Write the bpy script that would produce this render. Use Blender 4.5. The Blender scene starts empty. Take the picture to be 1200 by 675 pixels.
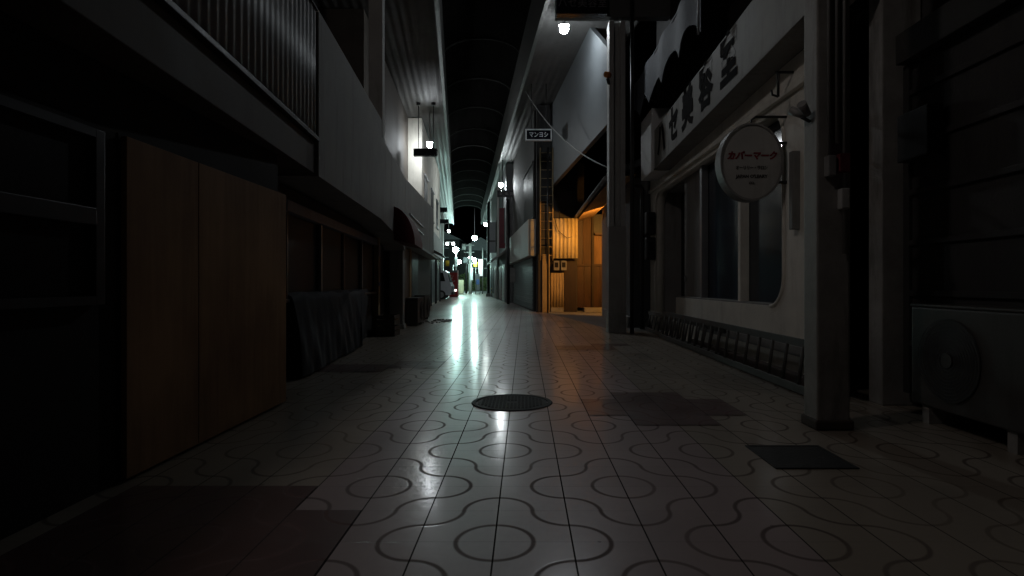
import bpy, bmesh, math, random
from mathutils import Vector, Matrix
random.seed(7)
C = bpy.context.scene
COL = C.collection
R = math.radians
PI = math.pi

# ------------------------------------------------------------------ materials
def nt(name):
    m = bpy.data.materials.new(name); m.use_nodes = True
    t = m.node_tree
    return m, t, t.nodes['Principled BSDF']

def pm(name, col, rough=.6, var=.3, scale=2.5, metal=0.0, bump=.0, bscale=40, stretch=(1, 1, 1), spec=.5, dirt=0.0):
    """plain procedural surface: base colour broken up by two noises, uneven gloss, fine bump"""
    m, t, b = nt(name)
    n = t.nodes; l = t.links
    tc = n.new('ShaderNodeTexCoord')
    mp = n.new('ShaderNodeMapping'); mp.inputs['Scale'].default_value = stretch
    l.new(tc.outputs['Object'], mp.inputs['Vector'])
    n1 = n.new('ShaderNodeTexNoise'); n1.inputs['Scale'].default_value = scale; n1.inputs['Detail'].default_value = 6; n1.inputs['Roughness'].default_value = .65
    l.new(mp.outputs['Vector'], n1.inputs['Vector'])
    r = n.new('ShaderNodeValToRGB')
    lo = [c * (1 - var) for c in col]; hi = [min(1, c * (1 + var * .6)) for c in col]
    r.color_ramp.elements[0].position = .3; r.color_ramp.elements[1].position = .7
    r.color_ramp.elements[0].color = (*lo, 1); r.color_ramp.elements[1].color = (*hi, 1)
    l.new(n1.outputs['Fac'], r.inputs['Fac'])
    out = r.outputs['Color']
    if dirt > 0:
        mp2 = n.new('ShaderNodeMapping'); mp2.inputs['Scale'].default_value = (2.2, 2.2, .35)
        l.new(tc.outputs['Object'], mp2.inputs['Vector'])
        n2 = n.new('ShaderNodeTexNoise'); n2.inputs['Scale'].default_value = 2.0; n2.inputs['Detail'].default_value = 8; n2.inputs['Roughness'].default_value = .7
        l.new(mp2.outputs['Vector'], n2.inputs['Vector'])
        r2 = n.new('ShaderNodeValToRGB'); r2.color_ramp.elements[0].position = .52; r2.color_ramp.elements[1].position = .75
        r2.color_ramp.elements[0].color = (0, 0, 0, 1); r2.color_ramp.elements[1].color = (dirt, dirt, dirt, 1)
        l.new(n2.outputs['Fac'], r2.inputs['Fac'])
        mx = n.new('ShaderNodeMixRGB'); mx.inputs['Color2'].default_value = (col[0] * .25, col[1] * .22, col[2] * .18, 1)
        l.new(r2.outputs['Color'], mx.inputs['Fac']); l.new(out, mx.inputs['Color1']); out = mx.outputs['Color']
    l.new(out, b.inputs['Base Color'])
    mr = n.new('ShaderNodeMapRange'); mr.inputs['To Min'].default_value = max(.03, rough - .1); mr.inputs['To Max'].default_value = min(1, rough + .12)
    l.new(n1.outputs['Fac'], mr.inputs['Value']); l.new(mr.outputs['Result'], b.inputs['Roughness'])
    b.inputs['Metallic'].default_value = metal
    b.inputs['Specular IOR Level'].default_value = spec
    if bump > 0:
        n3 = n.new('ShaderNodeTexNoise'); n3.inputs['Scale'].default_value = bscale; n3.inputs['Detail'].default_value = 4
        l.new(mp.outputs['Vector'], n3.inputs['Vector'])
        bp = n.new('ShaderNodeBump'); bp.inputs['Strength'].default_value = bump; bp.inputs['Distance'].default_value = .01
        l.new(n3.outputs['Fac'], bp.inputs['Height']); l.new(bp.outputs['Normal'], b.inputs['Normal'])
    return m

def em(name, col, strength):
    m, t, b = nt(name)
    b.inputs['Base Color'].default_value = (.8, .8, .8, 1)
    b.inputs['Emission Color'].default_value = (*col, 1)
    b.inputs['Emission Strength'].default_value = strength
    return m

TW, TD, TX0, TY0 = .30, .306, -.1166, 2.244     # tile size and the phase of the grid

def tile_mat(name, base, side, line, lw=.044, seed=0.0, linefac=.8, grout=.75):
    """paving tiles 0.3 m: each carries two quarter arcs round opposite corners, turned so that they join
    into circles and long waves; dark long joints, faint cross joints, every tile a little different"""
    m, t, b = nt(name)
    n = t.nodes; l = t.links
    def M(op, a, c=None, c2=None):
        x = n.new('ShaderNodeMath'); x.operation = op
        for i, v in enumerate((a, c, c2)):
            if v is None: continue
            if isinstance(v, (int, float)): x.inputs[i].default_value = v
            else: l.new(v, x.inputs[i])
        return x.outputs[0]
    g = n.new('ShaderNodeNewGeometry'); s = n.new('ShaderNodeSeparateXYZ'); l.new(g.outputs['Position'], s.inputs[0])
    u = M('DIVIDE', M('SUBTRACT', s.outputs[0], TX0), TW)
    v = M('DIVIDE', M('SUBTRACT', s.outputs[1], TY0), TD)
    iu, iv = M('FLOOR', u), M('FLOOR', v)
    fu, fv = M('SUBTRACT', u, iu), M('SUBTRACT', v, iv)
    a = M('LESS_THAN', M('FLOORED_MODULO', M('ADD', iu, 1.0), 4.0), 1.5)
    c = M('LESS_THAN', M('FLOORED_MODULO', M('ADD', iv, 1.0), 4.0), 1.5)
    neq = M('ABSOLUTE', M('SUBTRACT', a, c))
    odd = M('FLOORED_MODULO', M('ADD', iu, iv), 2.0)
    flip = M('ABSOLUTE', M('SUBTRACT', odd, neq))          # 1: mirror the tile
    gu = M('ADD', M('MULTIPLY', fu, M('SUBTRACT', 1.0, flip)), M('MULTIPLY', M('SUBTRACT', 1.0, fu), flip))
    def ln(x, y): return M('SQRT', M('ADD', M('MULTIPLY', x, x), M('MULTIPLY', y, y)))
    d = M('MINIMUM', ln(gu, fv), ln(M('SUBTRACT', 1.0, gu), M('SUBTRACT', 1.0, fv)))
    off = M('ABSOLUTE', M('SUBTRACT', d, .5))
    arc = n.new('ShaderNodeMapRange'); arc.interpolation_type = 'SMOOTHSTEP'
    arc.inputs['From Min'].default_value = lw * .30; arc.inputs['From Max'].default_value = lw * 1.15; arc.inputs['To Min'].default_value = 1; arc.inputs['To Max'].default_value = 0
    l.new(off, arc.inputs['Value']); arcv = arc.outputs['Result']
    eu = M('MINIMUM', fu, M('SUBTRACT', 1.0, fu)); ev = M('MINIMUM', fv, M('SUBTRACT', 1.0, fv))
    ju = M('LESS_THAN', eu, .011); jv = M('LESS_THAN', ev, .007)
    # one random value per tile, and soft wear
    cv = n.new('ShaderNodeCombineXYZ'); l.new(iu, cv.inputs[0]); l.new(iv, cv.inputs[1]); cv.inputs[2].default_value = seed
    wn = n.new('ShaderNodeTexWhiteNoise'); wn.noise_dimensions = '3D'; l.new(cv.outputs[0], wn.inputs['Vector'])
    ns = n.new('ShaderNodeTexNoise'); ns.inputs['Scale'].default_value = 1.3; ns.inputs['Detail'].default_value = 4; ns.inputs['Roughness'].default_value = .5
    l.new(g.outputs['Position'], ns.inputs['Vector'])
    nf = n.new('ShaderNodeTexNoise'); nf.inputs['Scale'].default_value = 26; nf.inputs['Detail'].default_value = 5
    l.new(g.outputs['Position'], nf.inputs['Vector'])
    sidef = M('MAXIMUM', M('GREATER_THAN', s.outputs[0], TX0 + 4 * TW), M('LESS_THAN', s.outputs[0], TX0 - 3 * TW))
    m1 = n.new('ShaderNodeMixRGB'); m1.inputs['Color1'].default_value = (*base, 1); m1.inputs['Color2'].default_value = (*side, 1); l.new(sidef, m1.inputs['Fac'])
    br = M('ADD', M('ADD', .74, M('MULTIPLY', wn.outputs['Value'], .12)), M('ADD', M('MULTIPLY', ns.outputs['Fac'], .26), M('MULTIPLY', nf.outputs['Fac'], .12)))
    vo = n.new('ShaderNodeTexVoronoi'); vo.inputs['Scale'].default_value = 2.6; l.new(g.outputs['Position'], vo.inputs['Vector'])
    vs = n.new('ShaderNodeSeparateColor'); l.new(vo.outputs['Color'], vs.inputs[0])
    spot = M('MULTIPLY', M('LESS_THAN', vo.outputs['Distance'], M('MULTIPLY', vs.outputs[0], .05)), .45)
    st = n.new('ShaderNodeTexNoise'); st.inputs['Scale'].default_value = .55; st.inputs['Detail'].default_value = 6; st.inputs['Distortion'].default_value = .6; l.new(g.outputs['Position'], st.inputs['Vector'])
    sr = n.new('ShaderNodeMapRange'); sr.inputs['From Min'].default_value = .52; sr.inputs['From Max'].default_value = .72; sr.inputs['To Max'].default_value = .5; l.new(st.outputs['Fac'], sr.inputs['Value'])
    br = M('MULTIPLY', br, M('SUBTRACT', 1.0, M('MAXIMUM', spot, sr.outputs['Result'])))
    m2 = n.new('ShaderNodeVectorMath'); m2.operation = 'SCALE'; l.new(m1.outputs['Color'], m2.inputs[0]); l.new(br, m2.inputs['Scale'])
    wear = n.new('ShaderNodeMapRange'); wear.inputs['From Min'].default_value = .35; wear.inputs['From Max'].default_value = .65
    wear.inputs['To Min'].default_value = linefac * .55; wear.inputs['To Max'].default_value = linefac; l.new(ns.outputs['Fac'], wear.inputs['Value'])
    m3 = n.new('ShaderNodeMixRGB'); m3.inputs['Color2'].default_value = (*line, 1)
    l.new(M('MULTIPLY', arcv, wear.outputs['Result']), m3.inputs['Fac']); l.new(m2.outputs[0], m3.inputs['Color1'])
    m4 = n.new('ShaderNodeMixRGB'); m4.inputs['Color2'].default_value = (.022, .02, .019, 1)
    l.new(M('MAXIMUM', M('MULTIPLY', ju, .95), M('MULTIPLY', jv, grout * .35)), m4.inputs['Fac']); l.new(m3.outputs['Color'], m4.inputs['Color1'])
    l.new(m4.outputs['Color'], b.inputs['Base Color'])
    rg = M('ADD', M('ADD', .30, M('MULTIPLY', ns.outputs['Fac'], .16)), M('ADD', M('MULTIPLY', arcv, .2), M('MULTIPLY', wn.outputs['Value'], .06)))
    l.new(M('SUBTRACT', .45, M('MULTIPLY', M('MAXIMUM', arcv, ju), .4)), b.inputs['Coat Weight']); l.new(M('ADD', .08, M('MULTIPLY', ns.outputs['Fac'], .14)), b.inputs['Coat Roughness'])
    l.new(M('ADD', rg, M('MULTIPLY', ju, .4)), b.inputs['Roughness'])
    l.new(M('SUBTRACT', .5, M('MULTIPLY', M('MAXIMUM', arcv, ju), .42)), b.inputs['Specular IOR Level'])
    # height: sunk joints and lines, tiles tipped a hair, gentle unevenness
    wv = n.new('ShaderNodeTexWhiteNoise'); wv.noise_dimensions = '3D'
    l.new(cv.outputs[0], wv.inputs['Vector'])
    sp = n.new('ShaderNodeSeparateColor'); l.new(wv.outputs['Color'], sp.inputs[0])
    tip = M('ADD', M('MULTIPLY', M('SUBTRACT', sp.outputs[0], .5), fu), M('MULTIPLY', M('SUBTRACT', sp.outputs[1], .5), fv))
    h = M('SUBTRACT', M('ADD', M('MULTIPLY', tip, .42), M('MULTIPLY', nf.outputs['Fac'], .12)),
          M('ADD', M('MULTIPLY', M('MAXIMUM', ju, M('MULTIPLY', jv, .5)), .5), M('MULTIPLY', arcv, .10)))
    bp = n.new('ShaderNodeBump'); bp.inputs['Strength'].default_value = .35; bp.inputs['Distance'].default_value = .008
    l.new(h, bp.inputs['Height']); l.new(bp.outputs['Normal'], b.inputs['Normal']); l.new(bp.outputs['Normal'], b.inputs['Coat Normal'])
    return m

def wood_mat(name, dark, light, rough=.6, axis=2, grain=.55):
    m, t, b = nt(name); n = t.nodes; l = t.links
    tc = n.new('ShaderNodeTexCoord'); mp = n.new('ShaderNodeMapping')
    sc = [9, 9, 9]; sc[axis] = .7; mp.inputs['Scale'].default_value = sc
    l.new(tc.outputs['Object'], mp.inputs['Vector'])
    n1 = n.new('ShaderNodeTexNoise'); n1.inputs['Scale'].default_value = 1.6; n1.inputs['Detail'].default_value = 9; n1.inputs['Distortion'].default_value = .8
    l.new(mp.outputs['Vector'], n1.inputs['Vector'])
    n2 = n.new('ShaderNodeTexNoise'); n2.inputs['Scale'].default_value = 1.3; n2.inputs['Detail'].default_value = 5
    l.new(tc.outputs['Object'], n2.inputs['Vector'])
    ad = n.new('ShaderNodeMath'); ad.operation = 'MULTIPLY_ADD'; ad.inputs[1].default_value = grain
    ml = n.new('ShaderNodeMath'); ml.operation = 'MULTIPLY'; ml.inputs[1].default_value = 1 - grain
    l.new(n2.outputs['Fac'], ml.inputs[0]); l.new(n1.outputs['Fac'], ad.inputs[0]); l.new(ml.outputs[0], ad.inputs[2])
    r = n.new('ShaderNodeValToRGB'); r.color_ramp.elements[0].position = .36; r.color_ramp.elements[1].position = .64
    r.color_ramp.elements[0].color = (*dark, 1); r.color_ramp.elements[1].color = (*light, 1)
    l.new(ad.outputs[0], r.inputs['Fac']); l.new(r.outputs['Color'], b.inputs['Base Color'])
    b.inputs['Roughness'].default_value = rough
    bp = n.new('ShaderNodeBump'); bp.inputs['Strength'].default_value = .2; bp.inputs['Distance'].default_value = .005
    l.new(n1.outputs['Fac'], bp.inputs['Height']); l.new(bp.outputs['Normal'], b.inputs['Normal'])
    return m

PINK = (.335, .268, .262)
M = dict(
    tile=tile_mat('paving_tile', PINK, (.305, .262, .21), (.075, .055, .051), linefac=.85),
    brown=tile_mat('brown_paving_tile', (.105, .055, .05), (.105, .055, .05), (.20, .14, .13), linefac=.35, seed=3.0),
    apron=pm('grey_apron', (.17, .165, .155), .8, .3, 2.2, bump=.3, dirt=.5), conc=pm('concrete', (.30, .29, .27), .75, .3, 2.2, bump=.3, dirt=.4),
    asphalt=pm('asphalt', (.055, .055, .055), .55, .3, 6, bump=.4, bscale=90),
    soil=pm('earth', (.06, .055, .05), .9, .3, 3),
    iron=pm('cast_iron', (.030, .029, .029), .7, .35, 8, metal=0, bump=.4, bscale=60, spec=.25),
    steelcover=pm('dark_steel', (.035, .034, .034), .55, .3, 6, metal=.4, bump=.3),
    corr=pm('grey_corrugated_metal', (.30, .31, .32), .5, .2, 1.6, metal=.0, dirt=.5),
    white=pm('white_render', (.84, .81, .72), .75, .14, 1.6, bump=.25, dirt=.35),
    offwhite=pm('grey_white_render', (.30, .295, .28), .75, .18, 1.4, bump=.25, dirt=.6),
    soffit=pm('painted_soffit', (.105, .104, .10), .5, .2, 1.2, dirt=.5),
    fascia=pm('brown_fascia', (.10, .085, .07), .7, .3, 2, dirt=.4),
    darkwall=pm('dark_wall', (.045, .043, .042), .75, .3, 1.5, bump=.2, dirt=.4),
    black=pm('black_paint', (.018, .018, .019), .45, .3, 5),
    blackwall=pm('black_wall', (.014, .0135, .013), .8, .3, 2),
    navy=pm('navy_sheet', (.008, .011, .017), .8, .35, 2.5, bump=.4, bscale=14, dirt=.4),
    ply=wood_mat('weathered_plywood', (.24, .125, .052), (.46, .27, .13), .75, grain=.3),
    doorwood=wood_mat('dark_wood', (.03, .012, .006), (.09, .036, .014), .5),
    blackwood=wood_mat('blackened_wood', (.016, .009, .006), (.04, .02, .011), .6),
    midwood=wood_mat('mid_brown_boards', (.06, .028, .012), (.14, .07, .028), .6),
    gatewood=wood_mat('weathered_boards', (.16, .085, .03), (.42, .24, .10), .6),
    tanwood=wood_mat('tan_wood', (.36, .22, .10), (.55, .36, .18), .6),
    beam=pm('blue_grey_trim', (.22, .24, .28), .5, .25, 3, dirt=.5),
    alu=pm('aluminium_frame', (.34, .35, .36), .4, .15, 5, metal=.6),
    darkalu=pm('dark_aluminium', (.06, .063, .07), .4, .2, 5, metal=.5),
    glass=pm('dark_glass', (.020, .020, .021), .5, .5, 1.2, spec=.12),
    blueglass=pm('blue_dark_glass', (.016, .030, .050), .07, .3, 1.5, spec=.6),
    curtain=pm('blue_curtain', (.05, .075, .10), .8, .3, 2, stretch=(8, 8, .5)),
    red=pm('dark_red_canvas', (.10, .010, .014), .7, .3, 3),
    maroon=pm('maroon_shutter', (.16, .018, .03), .5, .3, 3),
    bright_red=pm('red_paint', (.45, .022, .02), .4, .25, 6),
    steelcol=pm('painted_steel', (.40, .40, .385), .5, .16, 2, bump=.12, dirt=.7),
    oldpaint=pm('stained_column_paint', (.30, .29, .27), .6, .3, 3, bump=.2, dirt=.9),
    nearwall=pm('stained_vignette_render', (.034, .032, .030), .75, .3, 2, bump=.25, dirt=.7),  # stained render; its dark base also carries the darkening towards the frame edge
    rust=pm('rusty_paint', (.06, .042, .034), .8, .4, 6),
    pipe=pm('grey_pipe', (.26, .26, .25), .5, .2, 4, dirt=.4),
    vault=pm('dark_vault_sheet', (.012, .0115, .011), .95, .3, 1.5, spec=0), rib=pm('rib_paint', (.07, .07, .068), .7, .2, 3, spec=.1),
    shutter=pm('blue_grey_shutter', (.10, .115, .125), .45, .2, 2, dirt=.4),
    signwhite=pm('sign_white', (.44, .44, .42), .55, .12, 2, bump=.08, dirt=.35),
    agedboard=pm('aged_sign_board', (.30, .295, .27), .65, .25, 1.8, bump=.1, dirt=.7),
    panelwhite=pm('pale_panel', (.15, .165, .175), .5, .10, 1.5, dirt=.25),
    bandwhite=pm('grey_white_band', (.42, .43, .41), .6, .15, 1.5, stretch=(4, 4, .5), dirt=.45),
    boxwhite=pm('white_acrylic', (.82, .84, .84), .4, .08, 2, dirt=.15),
    yellowcorr=pm('cream_corrugated', (.78, .64, .36), .55, .18, 3, dirt=.3),
    tan=pm('tan_render', (.38, .29, .16), .7, .2, 3, dirt=.5),
    letter=pm('flaked_lettering', (.010, .008, .008), .9, .5, 14, spec=.05),
    redletter=pm('faded_red_lettering', (.22, .02, .03), .6, .45, 14),
    greyletter=pm('grey_lettering', (.09, .085, .08), .6, .3, 14),
    paleletter=pm('pale_lettering', (.85, .86, .88), .5, .1, 8),
    dimletter=pm('dim_lettering', (.16, .15, .16), .5, .2, 8),
    signnavy=pm('navy_sign_face', (.008, .009, .016), .8, .2, 3, spec=.1),
    lightbox=pm('dark_acrylic', (.010, .010, .014), .25, .2, 3),
    canvas=pm('blue_grey_canvas', (.12, .135, .16), .75, .28, 2.2, bump=.2),
    ladder=pm('weathered_aluminium', (.10, .098, .092), .6, .25, 6, metal=.2, dirt=.4),
    acbody=pm('ac_casing', (.07, .066, .06), .5, .2, 3, dirt=.7),  # base colour darkened to stand for falloff at the frame edge
    acdark=pm('ac_grille', (.05, .05, .05), .55, .2, 6),
    rubber=pm('rubber', (.02, .02, .02), .8, .2, 6),
    vanbody=pm('silver_car_paint', (.48, .50, .54), .3, .06, 2, metal=.2),
    cable=pm('cable', (.30, .30, .29), .6, .2, 4),
    leaf=pm('leaf', (.07, .10, .03), .6, .4, 6),
    bark=pm('bark', (.10, .075, .05), .9, .3, 4),
    cream=pm('cream_paint', (.66, .62, .42), .6, .1, 2),
    poleconc=pm('pale_concrete_pole', (.52, .53, .50), .7, .12, 3, dirt=.3),
    yellow=pm('yellow_plastic', (.75, .55, .04), .45, .15, 3),
    orange=pm('orange_plastic', (.60, .20, .04), .45, .2, 5),
    farwall=pm('far_wall', (.16, .165, .17), .8, .25, .8, dirt=.4),
    rooftile=pm('roof_tile', (.07, .07, .075), .6, .25, 4, bump=.2),
)
E_cool = em('cool_lamp', (.88, .95, 1.0), 250)
E_cool2 = em('cool_lamp_small', (.90, .96, 1.0), 270)
E_far = em('white_lamp', (.88, 1.0, .97), 150)
E_street = em('mercury_lamp', (.62, 1.0, .92), 250)
E_warm = em('sodium_lamp', (1.0, .43, .08), 1600)
E_tube = em('fluorescent_tube', (.9, 1.0, .98), 20)
E_panel = em('lit_sign_panel', (.92, 1.0, .98), .7)
E_tail = em('lit_advert_panel', (1.0, .96, .9), 2.5)

# ------------------------------------------------------------------ object helpers
def wloc(o):
    v = Vector((0, 0, 0))
    while o is not None:
        v = v + o.location; o = o.parent
    return v

class MB:
    def __init__(s): s.bm = bmesh.new()
    def face(s, pts):
        vs = [s.bm.verts.new(p) for p in pts]
        return s.bm.faces.new(vs)
    def hexa(s, c, bev=0):
        """eight corners: bottom ring 0-3, top ring 4-7"""
        b = bmesh.new()
        v = [b.verts.new(p) for p in c]
        for f in ((3, 2, 1, 0), (4, 5, 6, 7), (0, 1, 5, 4), (1, 2, 6, 5), (2, 3, 7, 6), (3, 0, 4, 7)):
            b.faces.new([v[i] for i in f])
        bmesh.ops.recalc_face_normals(b, faces=b.faces)
        if bev > 0:
            bmesh.ops.bevel(b, geom=list(b.edges), offset=bev, segments=2, profile=.6, affect='EDGES')
        s.join(b)
        return s
    def box(s, x0, x1, y0, y1, z0, z1, bev=0):
        return s.hexa([(x0, y0, z0), (x1, y0, z0), (x1, y1, z0), (x0, y1, z0), (x0, y0, z1), (x1, y0, z1), (x1, y1, z1), (x0, y1, z1)], bev)
    def fbox(s, f, Y0, Y1, o0, o1, z0, z1, bev=0):
        """a box along a slanting frontage f(Y, offset) -> x"""
        return s.hexa([(f(Y0, o0), Y0, z0), (f(Y0, o1), Y0, z0), (f(Y1, o1), Y1, z0), (f(Y1, o0), Y1, z0),
                       (f(Y0, o0), Y0, z1), (f(Y0, o1), Y0, z1), (f(Y1, o1), Y1, z1), (f(Y1, o0), Y1, z1)], bev)
    def join(s, b):
        me = bpy.data.meshes.new('t'); b.to_mesh(me); b.free(); s.bm.from_mesh(me); bpy.data.meshes.remove(me)
    def tube(s, pts, r, seg=8, caps=True, r2=None):
        pts = [Vector(p) for p in pts]; rings = []
        for i, p in enumerate(pts):
            d = (pts[min(i + 1, len(pts) - 1)] - pts[max(i - 1, 0)]).normalized()
            up = Vector((0, 0, 1)) if abs(d.z) < .95 else Vector((1, 0, 0))
            a = d.cross(up).normalized(); c = a.cross(d).normalized()
            rr = r if r2 is None else r + (r2 - r) * i / (len(pts) - 1)
            rings.append([s.bm.verts.new(p + rr * (math.cos(2 * PI * k / seg) * a + math.sin(2 * PI * k / seg) * c)) for k in range(seg)])
        for i in range(len(rings) - 1):
            for k in range(seg):
                fc = s.bm.faces.new((rings[i][k], rings[i][(k + 1) % seg], rings[i + 1][(k + 1) % seg], rings[i + 1][k])); fc.smooth = True
        if caps:
            s.bm.faces.new(rings[0][::-1]); s.bm.faces.new(rings[-1])
        return s
    def sphere(s, c, r, seg=20, sq=(1, 1, 1)):
        b = bmesh.new(); bmesh.ops.create_uvsphere(b, u_segments=seg, v_segments=seg // 2, radius=r)
        for v in b.verts: v.co = Vector((v.co.x * sq[0], v.co.y * sq[1], v.co.z * sq[2])) + Vector(c)
        for f in b.faces: f.smooth = True
        s.join(b); return s
    def prism(s, pts, vec):
        """closed outline pushed along vec"""
        vec = Vector(vec); b = bmesh.new()
        lo = [b.verts.new(p) for p in pts]; hi = [b.verts.new(Vector(p) + vec) for p in pts]
        b.faces.new(lo); b.faces.new(hi[::-1])
        k = len(pts)
        for i in range(k): b.faces.new((lo[i], hi[i], hi[(i + 1) % k], lo[(i + 1) % k]))
        bmesh.ops.recalc_face_normals(b, faces=b.faces)
        s.join(b); return s
    def corr(s, fn, length, height, period=.09, amp=.012, th=.006, per=6, shape='sin'):
        """corrugated sheet: fn(u, h, off) -> point, ridges along h"""
        k = max(2, int(length / period * per)); fr = []; bk = []
        for i in range(k + 1):
            u = length * i / k
            ph = (u / period) % 1
            a = amp * math.sin(2 * PI * ph) if shape == 'sin' else (amp if ph < .35 else -amp if ph > .5 and ph < .85 else 0)
            fr.append([s.bm.verts.new(fn(u, h, a)) for h in (0, height)])
            bk.append([s.bm.verts.new(fn(u, h, a - th)) for h in (0, height)])
        for i in range(k):
            for q, rev in ((fr, False), (bk, True)):
                vs = (q[i][0], q[i + 1][0], q[i + 1][1], q[i][1])
                f = s.bm.faces.new(vs[::-1] if rev else vs); f.smooth = shape == 'sin'
            s.bm.faces.new((fr[i][0], bk[i][0], bk[i + 1][0], fr[i + 1][0]))
            s.bm.faces.new((fr[i][1], fr[i + 1][1], bk[i + 1][1], bk[i][1]))
        s.bm.faces.new((fr[0][0], fr[0][1], bk[0][1], bk[0][0])); s.bm.faces.new((fr[-1][0], bk[-1][0], bk[-1][1], fr[-1][1]))
        return s
    def build(s, name, mat, parent=None, fix=True):
        if fix: bmesh.ops.recalc_face_normals(s.bm, faces=s.bm.faces)
        me = bpy.data.meshes.new(name)
        if parent is None:
            xs = [v.co for v in s.bm.verts]
            org = Vector(((min(v.x for v in xs) + max(v.x for v in xs)) / 2, (min(v.y for v in xs) + max(v.y for v in xs)) / 2, min(v.z for v in xs)))
        else: org = wloc(parent)
        for v in s.bm.verts: v.co -= org
        s.bm.to_mesh(me); s.bm.free()
        me.materials.append(M[mat] if isinstance(mat, str) else mat)
        o = bpy.data.objects.new(name, me); COL.objects.link(o)
        if parent is None: o.location = org
        else: o.parent = parent
        return o

def tag(o, label=None, cat=None, group=None, kind=None):
    if label: o['label'] = label
    if cat: o['category'] = cat
    if group: o['group'] = group
    if kind: o['kind'] = kind
    return o

def thing(name, label, cat, loc, group=None):
    o = bpy.data.objects.new(name, None); COL.objects.link(o); o.location = loc; o.empty_display_size = .2
    return tag(o, label, cat, group)

def copy_tree(o, parent=None):
    c = o.copy(); COL.objects.link(c)
    if parent is not None: c.parent = parent
    for ch in [x for x in bpy.data.objects if x.parent == o]: copy_tree(ch, c)
    return c

def text_mb(s, size, loc, rot, depth=.006, sx=1.0, bold=0.0, shear=0.0):
    cu = bpy.data.curves.new('t', 'FONT'); cu.body = s; cu.size = size; cu.align_x = 'CENTER'; cu.align_y = 'CENTER'
    cu.extrude = depth; cu.offset = bold; cu.resolution_u = 3; cu.shear = shear
    o = bpy.data.objects.new('t', cu); COL.objects.link(o)
    bpy.context.view_layer.update()
    me = bpy.data.meshes.new_from_object(o.evaluated_get(bpy.context.evaluated_depsgraph_get()))
    from mathutils import Euler
    mat = Matrix.Translation(loc) @ Euler(rot).to_matrix().to_4x4() @ Matrix.Diagonal((sx, 1, 1, 1))
    me.transform(mat)
    m = MB(); m.bm.from_mesh(me)
    bpy.data.objects.remove(o); bpy.data.curves.remove(cu); bpy.data.meshes.remove(me)
    return m
FACE_CAM = (R(90), 0, 0)
FACE_W = (R(90), 0, R(-90))      # on a right-hand frontage, read from the street
FACE_E = (R(90), 0, R(90))

def sheet(name, pts, z, mat, kind='structure', th=0):
    m = MB(); m.face([(x, y, z) for x, y in pts])
    o = m.build(name, mat, None, fix=False)
    if o.data.polygons[0].normal.z < 0: o.data.flip_normals()
    return tag(o, kind=kind)

# frontages
def XL(Y, o=0): return -1.55 - .085 * Y + o          # left frontage, +o into the street
def XLF(Y, o=0): return -5.75 - .13 * (Y - 37.6) + o   # far left frontage, set back
def XR(Y, o=0): return 2.45 - .103 * Y + o           # far right frontage, -o into the street
def XLE(Y, o=0): return -.49 - .115 * Y + o          # left edge of the roof opening
def XRE(Y, o=0): return 1.83 - .105 * Y + o          # right edge of the roof opening

# ------------------------------------------------------------------ ground
sheet('ground', [(-250, -120), (250, -120), (250, 300), (-250, 300)], -.03, 'soil')
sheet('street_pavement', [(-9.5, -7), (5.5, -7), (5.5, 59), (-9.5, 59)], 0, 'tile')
sheet('cross_street', [(-60, 59), (50, 59), (50, 76), (-60, 76)], 0, 'asphalt')
sheet('concrete_apron', [(1.15, 17.2), (1.95, 12.05), (3.6, 12.05), (3.6, 21.2), (.55, 21.2), (.55, 19.9)], .004, 'apron')
def tiles(k0, k1, r0, r1): return [(TX0 + TW * k0, TY0 + TD * r0), (TX0 + TW * k1, TY0 + TD * r0), (TX0 + TW * k1, TY0 + TD * r1), (TX0 + TW * k0, TY0 + TD * r1)]
def patch(rects):
    m = MB()
    for r in rects: m.face([(x, y, .004) for x, y in tiles(*r)])
    o = m.build('pavement_patch', 'brown', None, fix=False)
    for p in o.data.polygons:
        if p.normal.z < 0: p.flip()
    tag(o, kind='structure'); return o
patch([(3, 5, 6, 7), (2, 6, 7, 9), (3, 5, 9, 10)])
patch([(-6, -3, 1, 2), (-6, -2, -2, 1)])
patch([(2, 5, 21, 23), (4, 6, 23, 24)])
patch([(-8, -5, 14, 16), (-5, -3, 15, 17)])
patch([(3, 4, 35, 36)])

# ------------------------------------------------------------------ arcade roof
ROOF = thing('arcade_roof', 'dark vaulted arcade roof with pale ridged soffits on both sides of its slot', 'roof', (0, 20, 7.2))
RY0, RY1, ZS = -9, 60, 7.2
m = MB()
def sof_l(u, h, a): Y = RY0 + h; return (XLE(Y) - .02 - u, Y, ZS + a + .02)
m.corr(sof_l, 4.4, RY1 - RY0, .21, .005, .03); m.build('left_soffit', 'soffit', ROOF); 
m = MB()
def sof_r(u, h, a): Y = RY0 + h; return (XRE(Y) + .02 + u, Y, ZS + a + .02)
m.corr(sof_r, 2.3, RY1 - RY0, .21, .005, .03); m.build('right_soffit', 'soffit', ROOF)
m = MB(); m.fbox(XLE, RY0, RY1, -.02, .07, ZS - .12, 8.37); m.build('gutter_fascia', 'soffit', ROOF)
m = MB(); m.fbox(XRE, RY0, RY1, -.07, .02, ZS - .12, 8.37); m.build('gutter_fascia', 'soffit', ROOF)
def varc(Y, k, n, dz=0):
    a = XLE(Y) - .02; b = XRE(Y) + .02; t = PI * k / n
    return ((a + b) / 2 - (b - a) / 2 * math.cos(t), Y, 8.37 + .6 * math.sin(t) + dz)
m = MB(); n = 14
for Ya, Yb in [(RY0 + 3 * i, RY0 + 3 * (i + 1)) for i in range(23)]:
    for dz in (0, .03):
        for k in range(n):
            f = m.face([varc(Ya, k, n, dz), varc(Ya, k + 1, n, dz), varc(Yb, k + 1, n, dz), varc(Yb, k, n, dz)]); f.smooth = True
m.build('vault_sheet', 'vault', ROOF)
Y = 4.2
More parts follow.
